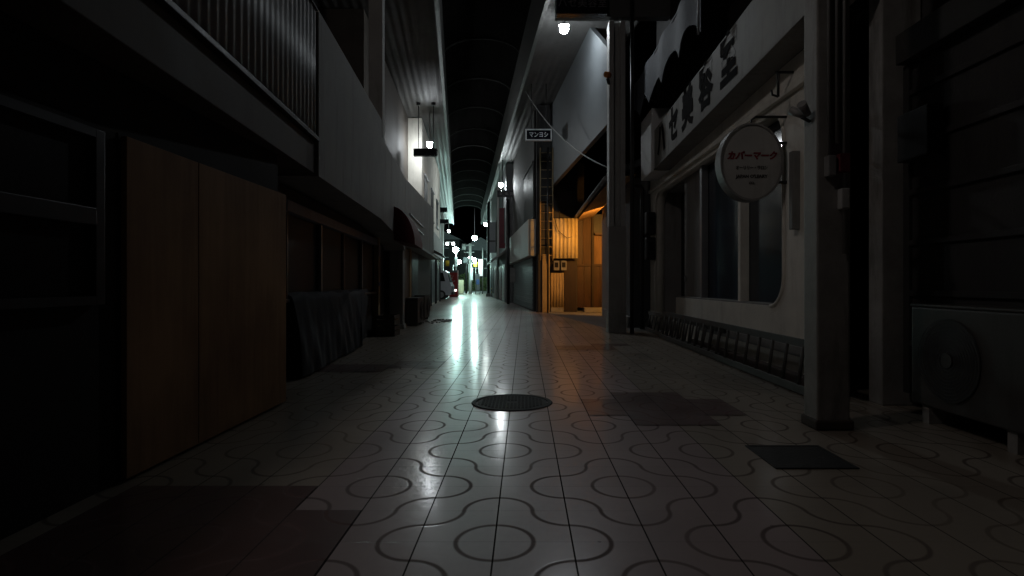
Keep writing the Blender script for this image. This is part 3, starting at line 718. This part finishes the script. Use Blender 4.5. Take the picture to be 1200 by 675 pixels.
# black pole and box further on
t = thing('black_pole', 'slim black pole with a grey box standing by the shutter', 'pole', (-.80, 28.0, 0))
m = MB(); m.tube([(-.80, 28, 0), (-.80, 28, 5.05)], .075, 10); m.build('shaft', 'black', t)
MB().box(-.70, -.36, 27.9, 28.1, 1.05, 1.75, .015).build('equipment_box', 'pipe', t)
t = thing('vertical_sign', 'tall narrow red and white sign hung beside the black pole', 'sign', (-1.1, 29, 2.9))
MB().box(-1.28, -.98, 28.9, 29.05, 2.75, 4.75, .01).build('sign_box', 'maroon', t)
MB().box(-1.03, -.985, 28.885, 28.899, 3.0, 4.7).build('edge_strip', 'panelwhite', t)
m = MB(); m.box(-1.13, -1.09, 28.95, 29.0, 4.75, 7.15); m.build('hanger', 'black', t)

# ------------------------------------------------------------------ right: far row
def far_right(Y0, Y1, o, wallm, lab):
    t = thing('far_shop', lab, 'building', (XR(Y0, o), Y0, 0), 'shops along the far right of the arcade')
    MB().fbox(XR, Y0, Y1, o, o + 4, 0, 7.15).build('wall', wallm, t)
    return t
t = far_right(29.72, 36, -.35, 'farwall', 'far right shop with a lit silver shutter past the black pole')
m = MB()
for i in range(20): m.fbox(XR, 30.4, 32.6, -.39 + .01 * (i % 2), -.352, .02 + i * .1, .02 + (i + 1) * .1 - .004)
m.build('roller_shutter', 'alu', t)
m = MB(); m.fbox(XR, 33.2, 35.6, -.38, -.352, .02, 2.0); m.build('door', 'maroon', t)
m = MB(); m.prism([(XR(29.9, -.35), 29.9, 2.75), (XR(29.9, -1.1), 29.9, 2.2), (XR(29.9, -1.1), 29.9, 2.1), (XR(29.9, -.35), 29.9, 2.6)], (-.103 * 6, 6, 0)); m.build('canopy', 'pipe', t)
t = far_right(36.02, 45, -.45, 'offwhite', 'far right pale shop with a white projecting sign')
m = MB(); m.fbox(XR, 37, 39.6, -.48, -.452, .02, 2.1); m.build('door', 'maroon', t)
m = MB(); m.fbox(XR, 40.4, 44.4, -.48, -.452, .3, 2.1); m.build('shop_window', 'glass', t)
t = far_right(45.02, 57, -.3, 'farwall', 'far right last shop at the open end of the arcade')
m = MB(); m.fbox(XR, 46, 55, -.33, -.302, .1, 2.4); m.build('roller_shutter', 'shutter', t)
t = thing('projecting_sign', 'white projecting sign panel with a dark bar, far right', 'sign', (-2.1, 38, 2.9))
MB().box(-2.32, -1.88, 38, 38.12, 3.0, 5.0, .01).build('sign_box', 'panelwhite', t)
MB().box(-2.32, -1.88, 37.985, 37.999, 3.7, 3.82).build('dark_bar', 'black', t)
m = MB(); m.tube([(-1.88, 38.06, 4.6), (-1.4, 38.06, 4.6)], .03, 6); m.build('hanger', 'black', t)
t = thing('arcade_column', 'thin dark column under the far right lamps', 'column', (-2.75, 44, 0), )
m = MB(); m.tube([(-2.75, 44, 0), (-2.75, 44, 7.18)], .11, 12); m.build('shaft', 'black', t)
MB().box(-2.93, -2.57, 43.82, 44.18, 0, .25, .02).build('base_casing', 'pipe', t)
m = MB(); m.tube([(-2.75, 44, 4.6), (-2.2, 44.2, 5.5)], .04, 6); m.build('brace', 'black', t)

# ------------------------------------------------------------------ left buildings
t = LA = thing('boarded_shop', 'corrugated metal clad shophouse with its front boarded up in plywood', 'building', (-2, 2, 0))
MB().fbox(XL, -6, 5.72, -4.5, -.62, 0, 3.68).build('wall', 'darkwall', LA)
m = MB(); m.corr(lambda u, h, a: (XL(-6 + u) - .02 + a, -6 + u, 2.44 + h), 11.72, 1.26, .12, .006, .02); m.build('corrugated_cladding', 'corr', LA)
MB().fbox(XL, -6, 5.72, -.60, -.06, 2.46, 3.66).build('cladding_backing', 'blackwall', LA)
MB().fbox(XL, -6, 5.72, -.62, .015, 2.395, 2.435, .006).build('drip_edge', 'black', LA)
MB().fbox(XL, -6, 5.72, -.5, -.035, 2.08, 2.394, .006).build('fascia', 'fascia', LA)
MB().box(-2.6, -2.07, -6, 4.86, 1.76, 2.078).build('lintel', 'blackwall', LA)
MB().box(-2.6, -2.04, -6, 2.9, 0, 1.755).build('side_wall', 'blackwall', LA)
MB().box(-2.6, -2.035, 2.905, 4.86, 0, 1.755).build('boarding_frame', 'blackwall', LA)
for y0, y1, dx in ((2.915, 3.556, 0), (3.559, 4.86, .002)):
    MB().box(-2.03 + dx, -2.0 + dx, y0, y1, .015, 1.74, .003).build('plywood_panel', 'ply', LA)
w = MB().box(-2.035, -2.03, 1.5, 2.74, .92, 1.68).build('window', 'glass', LA)
m = MB(); m.box(-2.03, -1.995, 2.70, 2.76, .90, 1.72, .004).box(-2.03, -1.995, 1.5, 2.70, .90, .94).box(-2.03, -1.99, 1.5, 2.70, 1.27, 1.35, .004).box(-2.03, -1.995, 1.5, 2.70, 1.68, 1.72); m.build('frame', 'darkalu', w)
MB().fbox(XL, -6, 9.5, -5, -1.3, 3.69, 7.15).build('upper_storey', 'fascia', LA)
m = MB(); m.fbox(XL, -6, 5.72, -1.3, .0, 3.682, 3.70); m.build('ledge', 'darkwall', LA)

t = LB = thing('white_fronted_shop', 'shop with a plain pale upper front over a row of dark sliding windows', 'building', (-2.4, 9, 0))
MB().fbox(XL, 5.74, 12.78, -4.5, -.46, 0, 2.03).build('wall', 'darkwall', LB)
def slab(f, pts, o0, o1):
    m = MB(); lo = [(f(y, o1), y, z) for y, z in pts]; m.prism(lo, (o0 - o1, 0, 0)); return m
slab(XL, [(5.74, 2.06), (5.74, 3.70), (9.6, 3.70), (9.6, 3.42), (12.78, 3.32), (12.78, 1.72), (11.9, 1.92), (9.5, 2.06)], -4.5, 0).build('upper_wall', 'offwhite', LB)
MB().fbox(XL, 5.9, 11.3, -.46, -.36, 1.74, 1.86, .008).build('header_beam', 'beam', LB)
for i in range(4):
    y0 = 6.0 + i * 1.31
    w = MB().fbox(XL, y0 + .05, y0 + 1.26, -.455, -.44 + .01 * (i % 2), .88, 1.735).build('window', 'glass', LB)
    for ya, yb, oo in ((y0, y0 + .045, -.40), (y0 + 1.265, y0 + 1.305, -.41)):
        MB().fbox(XL, ya, yb, -.458, oo, .84, 1.738, .003).build('frame', 'darkalu', w)
    if i % 2 == 0:
        m = MB(); m.fbox(XL, y0 + 1.29, y0 + 1.335, -.458, -.385, .84, 1.738, .003); m.build('meeting_stile', 'alu', w)
MB().fbox(XL, 5.9, 11.3, -.46, -.38, .80, .838, .005).build('sill', 'darkalu', LB)
MB().fbox(XL, 11.3, 11.5, -.46, -.34, 0, 1.9, .006).build('end_post', 'tan', LB)
MB().fbox(XL, 11.29, 11.51, -.335, -.33, .95, 1.02).build('blue_tape', pm('blue_tape', (.05, .12, .35), .5), LB)
MB().fbox(XL, 11.29, 11.51, -.335, -.33, 1.52, 1.75).build('blue_tape', M['beam'], LB)
MB().fbox(XL, 11.6, 12.5, -.45, -.43, 0, 1.85).build('door', 'black', LB)
# dark red hood awning over the door
m = MB(); prof = []
for k in range(9):
    a = R(90 * k / 8); prof.append((math.sin(a), math.cos(a)))
pts = [(XL(11.0, .003), 11.0, 1.82)] + [(XL(11.0, .003) + .40 * s_, 11.0, 1.84 + .62 * c_ - .10 * s_) for s_, c_ in prof]
m.prism(pts, (-.085 * 1.6, 1.6, 0)); a_ = m.build('hood_awning', 'red', LB)
MB().box(-2.97, -2.68, 12.75, 12.95, 0, 1.86, .006).build('pilaster', 'offwhite', LB)
MB().box(-3.0, -2.65, 12.72, 12.97, 0, .10, .006).build('pilaster_base', 'bandwhite', LB)
MB().fbox(XL, 10.3, 10.55, -.35, -.10, 3.40, 7.15, .01).build('roof_post', 'offwhite', LB)
m = MB(); m.fbox(XL, 5.74, 12.78, -.9, -.7, 3.72, 4.6); m.build('set_back_wall', 'darkwall', LB)

# dark sheet leaning over goods below the windows
m = MB(); ny, nz = 120, 12; g = []
for i in range(ny + 1):
    Y = 6.05 + (10.9 - 7.19) * i / ny; row = []
    for k in range(nz + 1):
        h = k / nz
        z = .88 * h + .02
        o = -.37 + .13 * (1 - h) ** .7 + (.022 * math.sin(Y * 4.0 + h * 3) + .016 * math.sin(Y * 11.3 + 5 * h + math.sin(Y * 3)) + .008 * math.sin(Y * 23 - 4 * h)) * (1.1 - h) * .55
        z += -.03 * abs(math.sin(Y * 2.9)) * h + .012 * math.sin(Y * 9) * h
        if i > ny - 18: Yq = Y - (1 - h) * (i - (ny - 18)) * .04
        else: Yq = Y
        row.append(m.bm.verts.new((XL(Yq, o), Yq, z)))
    g.append(row)
for i in range(ny):
    for k in range(nz):
        f = m.bm.faces.new((g[i][k], g[i + 1][k], g[i + 1][k + 1], g[i][k + 1])); f.smooth = True
# back and sides so that it has depth
bk0 = [m.bm.verts.new((XL(6.05, -.44), 6.05, .02)), m.bm.verts.new((XL(6.05, -.44), 6.05, .90))]
bk1 = [m.bm.verts.new((XL(10.3, -.44), 10.3, .02)), m.bm.verts.new((XL(10.9, -.44), 10.9, .90))]
m.bm.faces.new([r[nz] for r in g] + [bk1[1], bk0[1]])
m.bm.faces.new(g[0] + [bk0[1], bk0[0]]); m.bm.faces.new(g[-1][::-1] + [bk1[0], bk1[1]])
tag(m.build('tarpaulin', 'navy'), 'dark blue tarpaulin sheet covering goods under the sliding windows', 'tarpaulin')

# crates by the door
for k, (Y, z, r_) in enumerate(((11.15, 0, .1), (11.12, .21, -.05))):
    t = thing('crate', ('lower', 'upper')[k] + ' dark crate of two stacked at the end of the tarpaulin', 'crate', (XL(Y, -.12), Y, z), 'crates at the end of the tarpaulin')
    x = XL(Y, -.12)
    m = MB(); m.box(x - .17, x + .17, Y - .24, Y + .24, z, z + .03)
    m.build('bottom', 'fascia', t)
    for (a, b2, c, d2) in ((-.17, .17, -.24, -.22), (-.17, .17, .22, .24), (-.17, -.15, -.218, .218), (.15, .17, -.218, .218)):
        for zz in (.032, .115):
            m = MB(); m.box(x + a, x + b2, Y + c, Y + d2, z + zz, z + zz + .07); m.build('slat', 'fascia', t)

t = LC = thing('brown_shophouse', 'shophouse with brown wooden lower front behind the air conditioners', 'building', (-2.9, 16, 0))
MB().fbox(XL, 12.97, 21.5, -4.5, -.12, 0, 3.42).build('wall', 'fascia', LC)
slab(XL, [(12.8, 1.85), (12.8, 3.32), (21.5, 3.75), (21.5, 2.05)], -.119, 0).build('upper_wall', 'offwhite', LC)
MB().fbox(XL, 13.0, 21.5, -4.5, -.95, 3.43, 7.15).build('set_back_storey', 'fascia', LC)
MB().fbox(XL, 13.2, 14.3, -.118, -.09, .05, 1.8).build('door', 'doorwood', LC)
MB().fbox(XL, 14.4, 14.6, -.118, -.06, 0, 1.9, .005).build('post', 'tanwood', LC)
MB().fbox(XL, 15.0, 16.6, -.118, -.09, .05, 1.8).build('opening_shutter', 'black', LC)
MB().fbox(XL, 12.9, 21.3, -.118, .2, 1.86, 1.92, .006).build('canopy', 'pipe', LC)
for i, z in enumerate((2.42, 2.62)):
    m = MB(); m.fbox(XL, 13.6, 17.0, .003, .03, z, z + .03); m.build('metal_strip', 'alu', LC)

ac_unit('nearer small air conditioner unit by the pale pilaster on the left', XL(13.9, .24), 13.5, 14.3, .06, .64, .28, -1)
ac_unit('farther small air conditioner unit in front of the black opening, left', XL(16.0, .22), 15.6, 16.4, .06, .66, .28, -1)

t = LD = thing('white_tall_building', 'tall pale building whose end wall is lit by the small left lamp', 'building', (-3.6, 27, 0))
MB().fbox(XL, 21.6, 32.6, -4.5, -.45, 0, 7.15).build('wall', 'white', LD)
MB().fbox(XL, 21.9, 32.4, -.448, -.30, 2.3, 3.3, .01).build('sign_band', 'bandwhite', LD)
for i in range(3):
    y0 = 22.2 + i * 3.5
    w = MB().fbox(XL, y0, y0 + 2.8, -.448, -.43, .1, 2.15).build('shop_shutter', 'shutter', LD)
    for ya in (y0 - .12, y0 + 2.81):
        MB().fbox(XL, ya, ya + .11, -.448, -.38, 0, 2.25).build('frame', 'black', w)
for i in range(3):
    y0 = 22.6 + i * 3.4
    w = MB().fbox(XL, y0, y0 + 1.5, -.448, -.435, 3.9, 5.2).build('window', 'glass', LD)
    for za in (3.82, 5.205):
        MB().fbox(XL, y0 - .08, y0 + 1.58, -.448, -.39, za, za + .07).build('frame', 'alu', w)
m = MB(); m.prism([(XL(23, -.45), 23, 2.5), (XL(23, .25), 23, 2.15), (XL(23, .25), 23, 2.1), (XL(23, -.45), 23, 2.4)], (-.085 * 2.6, 2.6, 0)); m.build('awning', 'black', LD)
t = LE = thing('far_left_building', 'grey building at the far left beyond the parked van', 'building', (-5, 45, 0))
MB().fbox(XLF, 37.6, 59, -4.5, 0, 0, 7.15).build('wall', 'farwall', LE)
for i in range(4):
    y0 = 38.4 + i * 4.5
    MB().fbox(XLF, y0, y0 + 3.4, .002, .03, .1, 2.3).build('shop_shutter', 'shutter', LE)
for Y, lab in ((49.2, 'pale square column at the far left under the tube light'),):
    x = -7.0
    t = thing('arcade_column', lab, 'column', (x, Y, 0))
    MB().box(x - .12, x + .12, Y - .12, Y + .12, 0, 7.18, .015).build('shaft', 'steelcol', t)
    MB().box(x - .15, x + .15, Y - .15, Y + .15, 0, .3, .015).build('base_casing', 'pipe', t)
t = thing('wall_beacon', 'small yellow beacon on a black bracket above the parked van', 'lamp', (-4.7, 33, 2.0))
m = MB(); m.tube([(-4.42, 33.1, 1.98), (-4.42, 33.1, 2.3)], .11, 12); m.build('beacon', 'yellow', t)
m = MB(); m.box(-4.6, -4.25, 33.0, 33.2, 1.72, 1.97, .02); m.build('bracket', 'black', t)

# ------------------------------------------------------------------ kei van nosing out of the side alley
t = VAN = thing('parked_van', 'silver boxy minivan nosing out of the alley on the left', 'van', (-5.6, 35.2, 0))
vy0, vy1 = 34.45, 35.9
# side profile in (x, z): nose to the right
side = [(-7.4, .28), (-4.22, .28), (-4.08, .42), (-4.05, .80), (-4.18, 1.02), (-4.38, 1.70), (-4.62, 1.85), (-7.2, 1.85), (-7.42, 1.6)]
m = MB(); m.prism([(x, vy0, z) for x, z in side], (0, vy1 - vy0, 0))
bmesh.ops.bevel(m.bm, geom=list(m.bm.edges), offset=.04, segments=2, profile=.6, affect='EDGES'); bd = m.build('body', 'vanbody', VAN)
for (a, b2) in ((-5.45, -4.60), (-6.7, -5.53)):
    m = MB(); top = [(a, 1.12), (b2 + (.14 if b2 > -5 else 0), 1.12), (b2, 1.66), (a, 1.66)]
    m.prism([(x, vy0 - .006, z) for x, z in top], (0, .02, 0)); m.build('side_window', 'glass', VAN)
m = MB(); m.prism([(-4.19, vy0 + .12, 1.06), (-4.19, vy1 - .12, 1.06), (-4.375, vy1 - .18, 1.64), (-4.375, vy0 + .18, 1.64)], (.03, 0, .01)); m.build('windscreen', 'glass', VAN)
for x in (-4.72, -6.85):
    for y in (vy0 - .01, vy1 - .13):
        m = MB(); m.tube([(x, y, .29), (x, y + .14, .29)], .29, 20); wl = m.build('wheel', 'rubber', VAN)
        yy = y - .006 if y < 35 else y + .141
        m = MB(); m.tube([(x, yy, .29), (x, yy + .005, .29)], .18, 16); m.build('hubcap', 'alu', wl)
for y in (vy0 + .05, vy1 - .30):
    MB().box(-4.075, -4.035, y, y + .25, .66, .84, .02).build('headlight', 'panelwhite', VAN)
MB().box(-4.10, -4.0, vy0 + .04, vy1 - .04, .30, .48, .03).build('bumper', 'acdark', VAN)
MB().box(-4.98, -4.84, vy0 - .16, vy0 - .01, 1.12, 1.28, .03).build('wing_mirror', 'black', VAN)

VAN.location.x -= .42
VAN.location.y += 1.15

# ------------------------------------------------------------------ far end of the arcade
t = thing('vending_machine', 'red drinks vending machine with white patches at the street end', 'vending machine', (-5.0, 42, 0))
x0, x1, y0 = -5.47, -4.87, 42
MB().box(x0, x1, y0, y0 + .7, .05, 1.95, .02).build('cabinet', 'bright_red', t)
MB().box(x0 + .02, x1 - .02, y0 - .02, y0 - .002, 1.78, 1.94, .004).build('top_strip', 'panelwhite', t)
MB().box(x1 - .42, x1 - .06, y0 - .02, y0 - .002, .42, .56, .004).build('lit_panel', E_tail, t)
for k in range(9):
    x = x0 + .06 + random.random() * .42; z = .75 + random.random() * .9; s_ = .05 + random.random() * .06
    m = MB(); m.tube([(x, y0 - .012 - .001 * k, z), (x + s_, y0 - .012 - .001 * k, z + s_ * .8)], .03, 5); m.build('white_mark', 'signwhite', t)
MB().box(x0 + .03, x1 - .03, y0 + .05, y0 + .65, 0, .048).build('foot', 'black', t)
t = thing('cream_cabinet', 'cream painted cabinet standing lit at the end of the street', 'cabinet', (-5.7, 54, 0))
MB().box(-6.32, -5.72, 54, 54.5, .06, 1.32, .015).build('case', 'cream', t)
MB().box(-6.30, -5.74, 54.02, 54.48, 0, .058).build('plinth', 'conc', t)
MB().box(-6.025, -6.015, 53.985, 53.999, .1, 1.28).build('door_gap', 'black', t)
t = thing('utility_pole', 'pale concrete utility pole with lamps at the street end', 'pole', (-5.45, 57, 0))
m = MB(); m.tube([(-5.36, 57, 0), (-5.36, 57, 4.9)], .17, 14, r2=.14); m.build('shaft', 'poleconc', t)
m = MB(); m.tube([(-5.76, 57.1, 0), (-5.76, 57.1, 4.6)], .10, 10); m.build('stay_pole', 'black', t)
for z in (3.2, 4.0, 4.7):
    MB().box(-5.95, -4.95, 56.78, 56.83, z, z + .07).build('cross_arm', 'pipe', t)
MB().box(-6.02, -5.56, 56.6, 56.9, 3.0, 3.55, .03).build('transformer_box', 'panelwhite', t)
m = MB(); m.tube([(-5.95, 56.75, 4.28), (-5.95, 56.75, 4.85)], .2, 12); m.build('transformer_can', 'pipe', t)
def street_lamp(lab, x, y, z, dx, r):
    t = thing('street_lamp', lab, 'street lamp', (x, y, 0), 'globe street lamps beyond the arcade')
    m = MB(); m.tube([(x, y, 0), (x, y, z - .3)], .05, 8); m.build('post', 'pipe', t)
    m = MB(); m.tube([(x, y, z - .45), (x + dx * .5, y, z - .4), (x + dx, y, z - .1)], .03, 6); m.build('arm', 'pipe', t)
    MB().sphere((x + dx, y, z), r, 16).build('globe', E_street, t)
    MB().box(x - .12, x + .12, y - .05, y + .05, z - 1.9, z - .8, .01).build('banner', 'boxwhite', t)
street_lamp('highest globe street lamp left of the utility pole', -7.7, 65, 4.75, -.05, .32)
street_lamp('lower globe street lamp beside the cream cabinet', -6.5, 52.6, 2.95, .58, .17)
street_lamp('globe street lamp right of the utility pole', -4.95, 54, 3.2, .26, .17)
street_lamp('small globe street lamp close behind the utility pole', -6.9, 72, 4.2, .12, .22)
street_lamp('globe street lamp on the cross street out of the arcade, right', -.5, 66, 4.4, -.3, .28)
# signs on the right at the end
t = thing('lit_sign', 'tall white lit sign panel at the right of the street end', 'sign', (-4.05, 55, 0))
MB().box(-4.40, -4.02, 55.3, 55.45, 1.7, 3.3, .01).build('sign_box', E_panel, t)
m = MB(); m.tube([(-4.02, 55.37, 0), (-4.02, 55.37, 4.4)], .05, 8); m.build('post', 'pipe', t)
t = thing('yellow_sign', 'small yellow square sign beside the white lit sign', 'sign', (-4.7, 54, 2.3))
MB().box(-4.78, -4.45, 54.2, 54.28, 2.55, 3.0, .01).build('sign_face', 'yellow', t)
m = MB(); m.tube([(-4.6, 54.3, 0), (-4.6, 54.3, 2.6)], .03, 6); m.build('post', 'pipe', t)
t = thing('banner_flag', 'white and blue banner flag standing at the right of the street end', 'banner', (-4.35, 53, 0))
m = MB(); m.prism([(-4.45 + .05 * math.sin(k), 53, .35 + .3 * k) for k in range(6)] + [(-4.15, 53, 1.85), (-4.1, 53, .35)], (0, .02, 0)); m.build('cloth', 'panelwhite', t)
MB().box(-4.42, -4.16, 52.985, 52.999, .9, 1.35).build('blue_field', pm('blue_cloth', (.08, .16, .42), .7), t)
m = MB(); m.tube([(-4.12, 53.02, 0), (-4.12, 53.02, 2.1)], .02, 6); m.build('staff', 'pipe', t)
t = thing('traffic_cone', 'dark bollard with two yellow bands by the far right column', 'bollard', (-2.35, 43, 0))
m = MB(); m.tube([(-2.38, 43, 0), (-2.38, 43, .8)], .10, 12); m.build('post', 'black', t)
for z in (.3, .55):
    m = MB(); m.tube([(-2.38, 43, z), (-2.38, 43, z + .1)], .108, 12); m.build('band', 'yellow', t)

# hedge and houses beyond the cross street
t = thing('hedge', 'low leafy hedge lit green beyond the cross street', 'hedge', (-6.5, 77, 0))
m = MB()
for k in range(2600):
    x = random.uniform(-11, 0); y = random.uniform(76.8, 78.2); top = 1.9 + .5 * math.sin(x * 1.3) + .3 * math.sin(x * 3.1); z = random.random() ** .8 * top
    a = Vector((random.gauss(0, 1), random.gauss(0, 1), random.gauss(0, 1))).normalized() * .13; b2 = a.cross(Vector((random.gauss(0, 1), random.gauss(0, 1), random.gauss(0, 1)))).normalized() * .09
    c = Vector((x, y, z)); m.face([c - a, c - b2, c + a, c + b2])
m.build('foliage', 'leaf', t, fix=False)
m = MB()
for k in range(24):
    x = -10.8 + k * .46; m.tube([(x, 77.5, 0), (x + random.uniform(-.2, .2), 77.5, 1.2)], .04, 5)
m.build('stem', 'bark', t)
for x0, x1, h, lab in ((-16, -9.0, 7, 'dark house left of the street end beyond the cross street'), (-8.9, -3.2, 5.5, 'dark house straight ahead beyond the hedge'), (-3.1, 6, 8, 'dark house right of the street end beyond the cross street')):
    t = thing('far_house', lab, 'house', ((x0 + x1) / 2, 82, 0), 'dark houses beyond the cross street')
    MB().box(x0, x1, 79.5, 88, 0, h).build('wall', 'blackwall', t)
    m = MB(); m.prism([(x0 - .3, 79.1, h), ((x0 + x1) / 2, 79.1, h + 1.8), (x1 + .3, 79.1, h)], (0, 9.3, 0)); m.build('roof', 'rooftile', t)
    for i in range(2):
        xx = x0 + (x1 - x0) * (.2 + .4 * i)
        w = MB().box(xx, xx + 1.3, 79.47, 79.498, h - 2.4, h - 1.2).build('window', 'glass', t)
        for za in (h - 2.47, h - 1.198):
            MB().box(xx - .06, xx + 1.36, 79.44, 79.498, za, za + .068).build('frame', 'alu', w)

# ------------------------------------------------------------------ ground covers
t = thing('manhole_cover', 'round cast iron manhole cover in the middle of the tiles', 'manhole cover', (-.107, 4.87, 0))
def disc(r, z0, z1, seg=48): m = MB(); m.tube([(-.107, 4.87, z0), (-.107, 4.87, z1)], r, seg); return m
m = MB()
for i in range(64):
    a, b2 = 2 * PI * i / 64, 2 * PI * (i + 1) / 64
    P = lambda an, r, z: (-.107 + r * math.cos(an), 4.87 + r * math.sin(an), z)
    m.face([P(a, .300, .008), P(b2, .300, .008), P(b2, .332, .008), P(a, .332, .008)]); m.face([P(a, .332, .008), P(b2, .332, .008), P(b2, .340, .001), P(a, .340, .001)]); m.face([P(a, .300, .008), P(b2, .300, .008), P(b2, .296, .001), P(a, .296, .001)])
m.build('frame_ring', 'iron', t)
disc(.292, .001, .005).build('lid', 'iron', t)
m = MB()
for i in range(-9, 10):
    for j in range(-9, 10):
        x, y = i * .030, j * .030
        if x * x + y * y < .27 ** 2 and not (abs(i) < 2 and abs(j) < 2): m.box(-.107 + x - .010, -.107 + x + .010, 4.87 + y - .010, 4.87 + y + .010, .0055, .009)
m.build('tread_studs', 'iron', t)
t = thing('drain_cover', 'square dark steel cover set flush in the tiles near the column', 'drain cover', (1.58, 3.34, 0))
x0, x1, y0, y1 = 1.35, 1.80, 3.12, 3.56
MB().box(x0 + .02, x1 - .02, y0 + .02, y1 - .02, .001, .006).build('plate', 'steelcover', t)
m = MB(); m.box(x0, x1, y0, y0 + .018, .001, .008).box(x0, x1, y1 - .018, y1, .001, .008).box(x0, x0 + .018, y0 + .018, y1 - .018, .001, .008).box(x1 - .018, x1, y0 + .018, y1 - .018, .001, .008); m.build('rim', 'steelcover', t)
# rubble by the air conditioners
m = MB()
for k in range(26):
    x = XL(14.6, .55) + random.uniform(-.35, .3); y = 14.9 + random.uniform(-.9, .9); s_ = random.uniform(.015, .05)
    c = [(x + dx * s_ * random.uniform(.6, 1.2), y + dy * s_ * random.uniform(.6, 1.2), (0 if z == 0 else s_ * random.uniform(.5, 1.1))) for z in (0, 1) for dx, dy in ((-1, -1), (1, -1), (1, 1), (-1, 1))]
    m.hexa(c)
o = m.build('rubble', 'conc'); tag(o, 'scattered rubble on the tiles in front of the left air conditioner', 'rubble', kind='stuff')

# ------------------------------------------------------------------ world, moonlight, camera
w = bpy.data.worlds.new('World'); C.world = w; w.use_nodes = True
n = w.node_tree.nodes; bg = n['Background']
sky = n.new('ShaderNodeTexSky'); sky.sky_type = 'NISHITA'; sky.sun_disc = False
sky.sun_elevation = R(-4); sky.sun_rotation = R(200); sky.air_density = 1.5
w.node_tree.links.new(sky.outputs['Color'], bg.inputs['Color']); bg.inputs['Strength'].default_value = .006
sd = bpy.data.lights.new('moonlight', 'SUN'); sd.energy = .004; sd.angle = R(.5); sd.color = (.8, .88, 1)
so = bpy.data.objects.new('moonlight', sd); COL.objects.link(so); so.rotation_euler = (R(35), R(12), R(20))

cd = bpy.data.cameras.new('camera'); cam = bpy.data.objects.new('camera', cd); COL.objects.link(cam)
cam.location = (0, 0, 1.0); cam.rotation_euler = (R(90), 0, 0)
cd.sensor_width = 36; cd.lens = 680 / 1200 * 36
cd.shift_x = -15 / 1200; cd.shift_y = -5.5 / 1200
cd.clip_start = .05; cd.clip_end = 800
C.camera = cam
C.view_settings.view_transform = 'Standard'; C.view_settings.look = 'None'
C.view_settings.exposure = 0; C.view_settings.gamma = 1
C.cycles.use_denoising = True
C.cycles.max_bounces = 6; C.cycles.diffuse_bounces = 3; C.cycles.sample_clamp_indirect = 4
